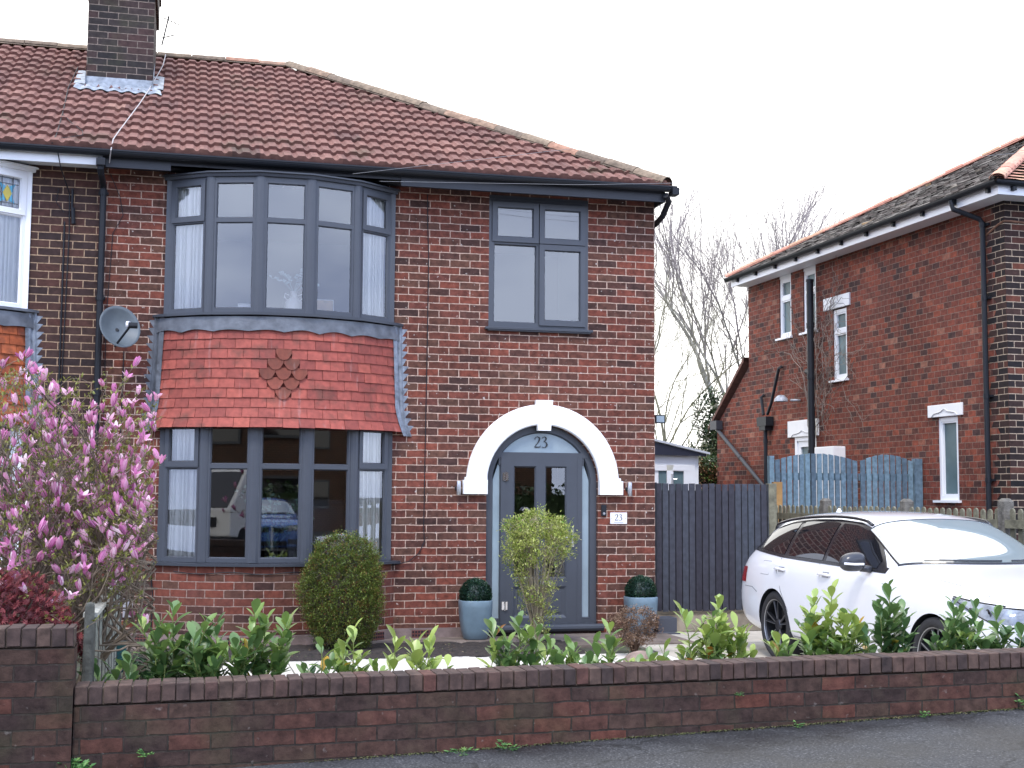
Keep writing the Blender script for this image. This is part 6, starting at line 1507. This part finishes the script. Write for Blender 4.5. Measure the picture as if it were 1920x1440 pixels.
# ---- magnolia
rs = random.Random(77)
mg = thing('magnolia', 'pink-flowering magnolia shrub in the left-hand front garden', 'magnolia', (-6.15, -5.2, 0))
st = MB(); lf_ = MB(); tips = []
def grow(p, d, ln, rad, depth):
    pts = [p]; q = Vector(p)
    for i in range(4):
        d = (d+Vector((rs.gauss(0, .13), rs.gauss(0, .13), rs.gauss(.02, .1)))).normalized()
        if q.x > -5.5: d.x -= 1.3; d.normalize()
        if q.z > 2.25: d.z -= .5; d.normalize()
        q = q+d*ln/4; pts.append(Vector(q))
    st.tube(pts, [rad, rad*.92, rad*.84, rad*.76, rad*.68], 5 if rad > .006 else 3, cap=False)
    if depth == 0:
        tips.append((Vector(q), d)); tips.append((pts[2], d)); return
    for k in range(rs.choice((2, 3, 3))):
        a = rs.uniform(0, 6.28); sp = rs.uniform(.35, .75); o = d.orthogonal().normalized(); b = d.cross(o)
        nd = (d*math.cos(sp)+(o*math.cos(a)+b*math.sin(a))*math.sin(sp)+Vector((0, 0, .12))).normalized()
        grow(pts[rs.choice((2, 3, 4, 4))], nd, ln*rs.uniform(.62, .85), rad*.6, depth-1)
for k in range(27):
    a = 2*math.pi*k/27+rs.uniform(-.2, .2); sp = rs.uniform(.1, .75)
    grow(Vector((-6.15+.1*math.cos(a), -5.2+.1*math.sin(a), 0)), Vector((math.cos(a)*sp, math.sin(a)*sp*.8, 1)).normalized(), rs.uniform(.62, .98), .02, 4)
tips = [t for t in tips if (t[0].x < -5.36 and t[0].z < 2.5 and t[0].z > .7)]
def leafy(p, d, n_, sz, mb):
    for j in range(n_):
        dd = (d+Vector((rs.gauss(0, .7), rs.gauss(0, .7), rs.gauss(.3, .5)))).normalized(); leaf_face(mb, p+Vector((rs.uniform(-.02, .02),)*3), dd, Vector((0, 0, 1)), sz*rs.uniform(.6, 1.3), sz*.4, rs.random())
for (p, d) in tips: leafy(p, d, 5, .036, lf_)
part('branches', st, plain('magnolia bark', (.15, .115, .08), .9, var=.3, vscale=20), mg)
part('leaves', lf_, uvramp('young magnolia leaf', [(0, (.12, .13, .03)), (.6, (.22, .24, .05)), (1, (.34, .33, .09))], rough=.5, trans=.25), mg)
pet = uvramp('pink petal', [(0, (.50, .14, .33)), (.45, (.68, .27, .48)), (.8, (.82, .50, .62)), (1, (.88, .74, .76))], rough=.55, trans=.3)
fl_ = MB()
def flower(mb, p, d, sz):
    d = d.normalized(); o = d.orthogonal().normalized(); b = d.cross(o); op = rs.uniform(.0, .25) if rs.random() < .75 else rs.uniform(.45, .9)
    a0 = rs.uniform(0, 6.28)
    for k in range(6):
        a = a0+k*math.pi/3+rs.uniform(-.15, .15); out = (o*math.cos(a)+b*math.sin(a)); tn = d.cross(out); P = [[], [], []]
        L_ = sz*rs.uniform(.85, 1.1); w_ = sz*.36; col = rs.uniform(0, .75) if rs.random() < .7 else rs.uniform(.75, 1)
        for (t, ww, ro) in ((0, .25, .04), (.25, .8, .16), (.5, 1.0, .2), (.75, .8, .19+op*.25), (1.0, .25, .13+op*.6)):
            c = p+d*(L_*t*(1-.25*op*t))+out*(L_*ro*(1.0))
            P[0].append(c-tn*w_*.5*ww-out*w_*.1*ww); P[1].append(c); P[2].append(c+tn*w_*.5*ww-out*w_*.1*ww)
        mb.grid(P, uv=float(col))
rs.shuffle(tips); used_ = []
for (p, d) in tips:
    if len(used_) > 760: break
    if any((p-q).length < .030 for q in used_): continue
    if p.z < .85 and p.x < -5.9: continue
    used_.append(p); dd = (d*.5+Vector((rs.gauss(0, .35), rs.gauss(0, .35), .9))).normalized(); flower(fl_, p, dd, rs.uniform(.062, .092))
part('flowers', fl_, pet, mg, smooth=True)
# ---- red japanese maple
mp_ = thing('japanese_maple', 'dark red feathery maple behind the taller left wall', 'maple', (-6.35, -6.32, 0))
lf_ = MB(); st = MB(); rs = random.Random(6)
for k in range(30):
    a = rs.uniform(0, 6.28); r = rs.uniform(.05, .42); tp = Vector((-6.29+r*math.cos(a)*1.1, -6.25+r*math.sin(a)*.7, .62+.42*(1-(r/.5)**2)*rs.uniform(.7, 1.05)))
    b0 = Vector((-6.35, -6.3, .2)); mid = b0.lerp(tp, .6)+Vector((0, 0, .1)); st.tube([b0, mid, tp], [.01, .006, .003], 4, cap=False)
for i in range(2600):
    a = rs.uniform(0, 6.28); r = .5*math.sqrt(rs.random()); zz = .60+.52*(1-(r/.52)**2)*rs.random()**.45+.06*math.sin(a*5+r*9)
    p = Vector((-6.30+r*math.cos(a)*1.0, -6.25+r*math.sin(a)*.62, zz)); c = rs.random(); ax_ = Vector((rs.gauss(0, .6), rs.gauss(0, .6)-.3, rs.gauss(-.1, .5))).normalized(); o = ax_.orthogonal().normalized()
    for k in range(5):
        th = (k-2)*.55; dd = ax_*math.cos(th)+o*math.sin(th); leaf_face(lf_, p, dd, ax_.cross(o), .042*(1-.12*abs(k-2)), .008, c)
part('leaves', lf_, uvramp('red maple leaf', [(0, (.07, .012, .016)), (.6, (.17, .03, .035)), (1, (.30, .06, .06))], rough=.5, trans=.25), mp_); part('branches', st, M['bark'], mp_)
# ---- strap-leaved clump by the fence
sc_ = tag(MB().build('tmpx', M['bark']), 'x', 'x'); bpy.data.objects.remove(sc_)
mb = MB(); rs = random.Random(15)
for i in range(120):
    a = rs.uniform(0, 6.28); ln = rs.uniform(.28, .5); d_ = Vector((math.cos(a), math.sin(a), 0)); b0 = Vector((-5.45+rs.uniform(-.16, .2), -3.4+rs.uniform(-.2, .2), 0)); c = rs.random(); sd_ = d_.cross(Vector((0, 0, 1)))
    P = [[], [], []]
    for t in (0, .25, .5, .75, 1):
        q = b0+d_*(ln*.75*t**1.3)+Vector((0, 0, ln*(1.3*t-.75*t*t))); w_ = .013*(1-t**3)+.001; P[0].append(q-sd_*w_); P[1].append(q-Vector((0, 0, .004))); P[2].append(q+sd_*w_)
    mb.grid(P, uv=float(c))
tag(mb.build('strap_leaf_plant', uvramp('strap leaf', [(0, (.02, .06, .025)), (1, (.06, .14, .05))], rough=.4), smooth=True), 'clump of dark strap-shaped leaves beside the old divider fence', 'plant')
# ---- weeds and moss at the foot of the wall
M['weed'] = uvramp('weed leaf', [(0, (.05, .14, .035)), (.6, (.10, .24, .06)), (1, (.2, .32, .07))], rough=.5, trans=.2)
def weed(x, y, z, sz, n_, lab, seed, wd=.55):
    rs = random.Random(seed); mb = MB()
    for i in range(n_):
        a = rs.uniform(0, 6.28); d_ = Vector((math.cos(a), math.sin(a)-.3, rs.uniform(.1, .9))).normalized(); ln = sz*rs.uniform(.5, 1.0); b0 = Vector((x, y, z)); tp = b0+d_*ln
        mb.tube([b0, b0.lerp(tp, .5)+Vector((0, 0, .01)), tp], .0015, 3, cap=False, r=.2)
        for k in range(5):
            th = (k-2)*.7; o = d_.cross(Vector((0, 0, 1))).normalized(); dd = d_*math.cos(th)+o*math.sin(th); leaf_face(mb, tp-d_*ln*.1, dd, Vector((0, -.4, 1)), sz*.30, sz*.30*wd, rs.random())
    return tag(mb.build('weed', M['weed']), lab, 'weed', 'weeds along the foot of the garden wall')
weed(-5.83, -7.0, .03, .13, 26, 'large leafy weed where the taller and lower walls meet', 1); weed(-5.70, -6.99, .01, .11, 16, 'leafy weed just right of the largest one at the wall join', 12)
weed(-5.45, -6.95, .13, .06, 12, 'small weed growing out of the wall joint near the left', 2); weed(-3.45, -6.98, .08, .09, 14, 'jagged weed at the wall foot left of centre', 3, .3)
weed(-3.72, -6.99, .075, .1, 12, 'flat rosette weed on the pavement at the wall foot', 4, .25); weed(-1.62, -6.97, .16, .05, 8, 'tiny weed at the wall foot below the rear car wheel', 5)
weed(-.75, -6.97, .19, .05, 9, 'tiny weed at the wall foot below the front car wheel', 6); weed(-.02, -6.97, .24, .09, 16, 'leafy weed low on the wall at the right edge', 7); weed(.02, -6.96, .34, .06, 9, 'small weed halfway up the wall at the right edge', 8)
weed(-1.98, -6.935, .35, .035, 8, 'tuft growing from the joint under the coping', 10)
mb = MB(); rs = random.Random(8)
for i in range(2600):
    x = -4.6+4.9*rs.random()**.8; yy = -6.925-abs(rs.gauss(0, .022)); z = pav_z(x, yy)+.002; s_ = rs.uniform(.003, .009)
    a = rs.uniform(0, 6.28); leaf_face(mb, Vector((x, yy, z)), Vector((math.cos(a), math.sin(a), .5)), Vector((0, 0, 1)), s_*2, s_*1.4, rs.random())
o = mb.build('moss', uvramp('moss', [(0, (.05, .055, .02)), (.6, (.08, .09, .03)), (1, (.13, .11, .05))], rough=.95)); o['kind'] = 'stuff'; o['label'] = 'moss and grit along the foot of the low garden wall'; o['category'] = 'moss'
mb = MB()
for i in range(500):
    x = rs.uniform(-5.4, -1.5); yy = rs.uniform(-1.8, -.65); a = rs.uniform(0, 6.28); s_ = rs.uniform(.01, .03); leaf_face(mb, Vector((x, yy, .03)), Vector((math.cos(a), math.sin(a), .4)), Vector((0, 0, 1)), s_, s_*.5, rs.random())
o = mb.build('leaf_litter', uvramp('litter', [(0, (.06, .035, .02)), (.6, (.14, .09, .05)), (.8, (.06, .12, .03)), (1, (.3, .22, .14))], rough=.9)); o['kind'] = 'stuff'; o['label'] = 'dead leaves and seedlings on the soil bed'; o['category'] = 'leaf litter'
# ---- bare trees behind
def bare_tree(name, lab, base, h, seed, mat, lean=(0, 0), depth=6, rad=.12, spread=.5, droop=0, ntr=1, twigm=None, upb=.12, bias=(0, 0, 0), lim=None):
    rs = random.Random(seed); root = thing(name, lab, 'tree', base); tr = MB(); tw = MB()
    def g(p, d, ln, r, dp):
        pts = [p]; q = Vector(p)
        for i in range(4):
            d = (d+Vector((rs.gauss(0, .1), rs.gauss(0, .1), rs.gauss(0, .07)))+Vector(bias)*.1).normalized(); q = q+d*ln/4; pts.append(Vector(q))
        (tr if r > .02 else tw).tube(pts, [r*(1-.09*i) for i in range(5)], 7 if r > .04 else (4 if r > .01 else 3), cap=False)
        if dp == 0: return
        for k in range(rs.choice((2, 3)) if dp > 1 else 3):
            a = rs.uniform(0, 6.28); sp = rs.uniform(.25, spread+.15); o = d.orthogonal().normalized(); b = d.cross(o)
            nd = (d*math.cos(sp)+(o*math.cos(a)+b*math.sin(a))*math.sin(sp)+Vector((0, 0, upb-droop))).normalized()
            g(pts[rs.choice((2, 3, 4))], nd, ln*rs.uniform(.66, .86), max(.0028, r*.52), dp-1)
        g(pts[-1], d, ln*.8, r*.7, dp-1)
    for k in range(ntr):
        g(Vector(base), Vector((lean[0]+(k-ntr/2)*.25, lean[1], 1)).normalized(), h*.24, rad, depth)
    part('trunk', tr, mat, root, smooth=True); part('twigs', tw, twigm or mat, root)
tw1 = plain('grey twig', (.24, .21, .2), .9); tw2 = plain('olive twig', (.2, .19, .13), .9)
bare_tree('bare_tree', 'tall bare birch rising behind the orange-red house', (8.4, 15, .5), 11.4, 5, M['bark_birch'], lean=(-.08, 0), rad=.10, spread=.40, twigm=tw1, ntr=1, depth=6, upb=.25)
bare_tree('bare_tree', 'second bare tree directly behind the roof of the orange-red house', (10.4, 18, .8), 11.0, 8, M['bark_grey'], lean=(.03, 0), rad=.1, spread=.38, twigm=tw1, depth=6, upb=.25)
bare_tree('bare_tree', 'low many-twigged bare tree between the two houses', (5.6, 14, .5), 8.6, 21, tw2, lean=(.0, 0), rad=.05, spread=.6, twigm=tw2, ntr=2, depth=5, upb=.05)
bare_tree('bare_tree', 'fine-twigged shrubby tree beside the main house corner', (5.4, 14.5, .3), 6.2, 33, tw2, lean=(.05, 0), rad=.03, spread=.7, twigm=plain('budding twig', (.26, .25, .13), .9), ntr=2, depth=5, upb=.0)
def blob_tree(name, lab, cat, c, rx, ry, rz, n_, sz, mat, seed, trunk=True):
    rs = random.Random(seed); root = thing(name, lab, cat, (c[0], c[1], 0)); lf_ = MB(); st = MB()
    cl = []
    for k in range(22):
        u = Vector((rs.gauss(0, 1), rs.gauss(0, 1), rs.gauss(0, 1))).normalized()*rs.uniform(.3, .85); cl.append((Vector((c[0]+u.x*rx, c[1]+u.y*ry, c[2]+u.z*rz)), rs.uniform(.28, .5)))
    st.tube([(c[0], c[1], 0), (c[0]+.05, c[1], c[2]*.6), (c[0], c[1], c[2])], [.1, .07, .04], 6)
    for (q, r) in cl: st.tube([(c[0], c[1], c[2]*.6), q], [.03, .012], 4, cap=False)
    for i in range(n_):
        q, r = rs.choice(cl); u = Vector((rs.gauss(0, 1), rs.gauss(0, 1), rs.gauss(0, 1))).normalized(); p = q+Vector((u.x*r*rx, u.y*r*ry, u.z*r*rz*.8))*rs.uniform(.7, 1.05)
        leaf_face(lf_, p, u+Vector((rs.gauss(0, .5), rs.gauss(0, .5), rs.gauss(0, .5))), Vector((0, 0, 1)), sz*rs.uniform(.7, 1.3), sz*.5, rs.random())
    part('crown', lf_, mat, root); part('trunk', st, M['bark'], root)
evm = uvramp('evergreen leaf', [(0, (.015, .035, .015)), (.6, (.045, .08, .03)), (1, (.11, .15, .06))], rough=.5)
blob_tree('evergreen_tree', 'dark ivy-clad evergreen behind the lean-to roof', 'tree', (6.35, 13.5, 2.7), .95, .9, 1.5, 9000, .09, evm, 3)
hm = uvramp('copper hedge leaf', [(0, (.03, .07, .02)), (.5, (.06, .13, .03)), (.68, (.12, .2, .04)), (.8, (.32, .16, .08)), (1, (.48, .26, .16))], rough=.5)
def blob_hedge():
    rs = random.Random(4); root = thing('hedge', 'green and copper hedge between the conservatory and the orange-red house', 'hedge', (4.5, 10, 0)); lf_ = MB()
    for i in range(16000):
        x = rs.uniform(3.3, 5.6); z = 2.35*rs.random()**.75+.15*math.sin(x*7)*.3; y = 9.9+rs.gauss(0, .12)+.12*math.sin(x*9+z*6)
        cc = rs.random(); cc = min(1, cc*.5+.55) if (math.sin(x*6.1+1)+math.sin(z*4.3)+rs.gauss(0, .4)+(1.0 if z > 1.5 else 0)) > .35 else cc*.6
        leaf_face(lf_, Vector((x, y, z)), Vector((rs.gauss(0, .7), -1+rs.gauss(0, .5), rs.gauss(.1, .7))), Vector((0, 0, 1)), rs.uniform(.04, .07), .035, cc)
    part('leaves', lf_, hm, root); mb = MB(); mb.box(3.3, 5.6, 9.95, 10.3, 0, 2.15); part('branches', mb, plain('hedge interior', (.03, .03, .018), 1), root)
blob_hedge()
# distant house roof glimpsed between the trees
# ------------------------------------------------------------------ the other side of the street (seen in the window reflections)
oh = thing('brick_house', 'brick house across the street behind the camera', 'house', (-6, -33, 0))
mb = MB(); mb.box(-20, 8, -40, -33, -.5, 5.8, T=lambda p: p); part('wall', mb, M['brick_dark'], oh)
mb = MB(); mb.mesh([(-20.4, -32.5, 5.8), (8.4, -32.5, 5.8), (8.4, -40.5, 5.8), (-20.4, -40.5, 5.8), (-16.5, -36.5, 7.8), (4.5, -36.5, 7.8)], [(0, 1, 5, 4), (1, 2, 5), (2, 3, 4, 5), (3, 0, 4)], uv=.3); part('roof', mb, M['rtile'], oh)
for i, x in enumerate((-17, -12, -7.5, -2, 3.5)):
    for z in (1.0, 3.5):
        mb = MB(); mb.box(x-.8, x+.8, -33.02, -32.9, z, z+1.2); o = part('window', mb, M['grey'], oh); mb = MB(); mb.box(x-.7, x+.7, -32.9, -32.89, z+.1, z+1.1); part('pane', mb, M['car_glass'], o)
for i, (x_, lb) in enumerate(((-36, 'second brick house across the street, to the left'), (30, 'third brick house across the street, to the right'), (-66, 'farthest left brick house across the street'), (60, 'farthest right brick house across the street'))): dup(oh, (x_, -33, 0), lb)
mb = MB(); rs = random.Random(2)
for i in range(9000):
    x = rs.uniform(-22, 9); leaf_face(mb, Vector((x, -26+rs.gauss(0, .25), 1.9*rs.random()**.7)), Vector((rs.gauss(0, 1), 1, rs.gauss(0, 1))), Vector((0, 0, 1)), .16, .12, rs.random())
mb.box(-22, 9, -26.4, -26, 0, 1.6, r=.2)
tag(mb.build('hedge', uvramp('garden hedge leaf', [(0, (.02, .05, .015)), (1, (.07, .13, .04))])), 'green hedge across the street behind the camera', 'hedge')
van = thing('van', 'white van parked across the street behind the camera', 'van', (-7.5, -20, 0))
mb = MB(); mb.box(-8.6, -6.5, -22.5, -18.9, .35, 2.3); mb.mesh([(-8.55, -18.9, .35), (-6.55, -18.9, .35), (-6.55, -18.0, .45), (-8.55, -18.0, .45), (-8.5, -18.9, 2.25), (-6.6, -18.9, 2.25), (-6.6, -18.05, 1.15), (-8.5, -18.05, 1.15)], [(0, 3, 2, 1), (3, 7, 6, 2), (7, 4, 5, 6), (0, 4, 7, 3), (1, 2, 6, 5)]); part('body', mb, M['white'], van, bevel=.05)
mb = MB(); mb.mesh([(-8.4, -18.07, 1.2), (-6.7, -18.07, 1.2), (-6.7, -18.8, 2.15), (-8.4, -18.8, 2.15)], [(0, 1, 2, 3)]); part('windscreen', mb, M['car_glass'], van)
mb = MB(); mb.box(-8.1, -7.0, -18.02, -17.96, .7, .95); part('grille', mb, M['black'], van)
for x in (-8.5, -6.75):
    for y in (-18.7, -21.8): mb = MB(); mb.tube([(x, y, .34), (x+.2, y, .34)], .34, 20); part('wheel', mb, M['black'], van)
van.location = (-17.6, -20.5, 0)
blue2 = dup(bc, (-3.2, -21.5, 0), 'blue car parked across the street behind the camera'); blue2.rotation_euler = (0, 0, math.pi)
mb = MB(); mb.face([(-120, -60, .02), (120, -60, .02), (120, -18, .02), (-120, -18, .02)]); struct(mb.build('pavement', am))
pass
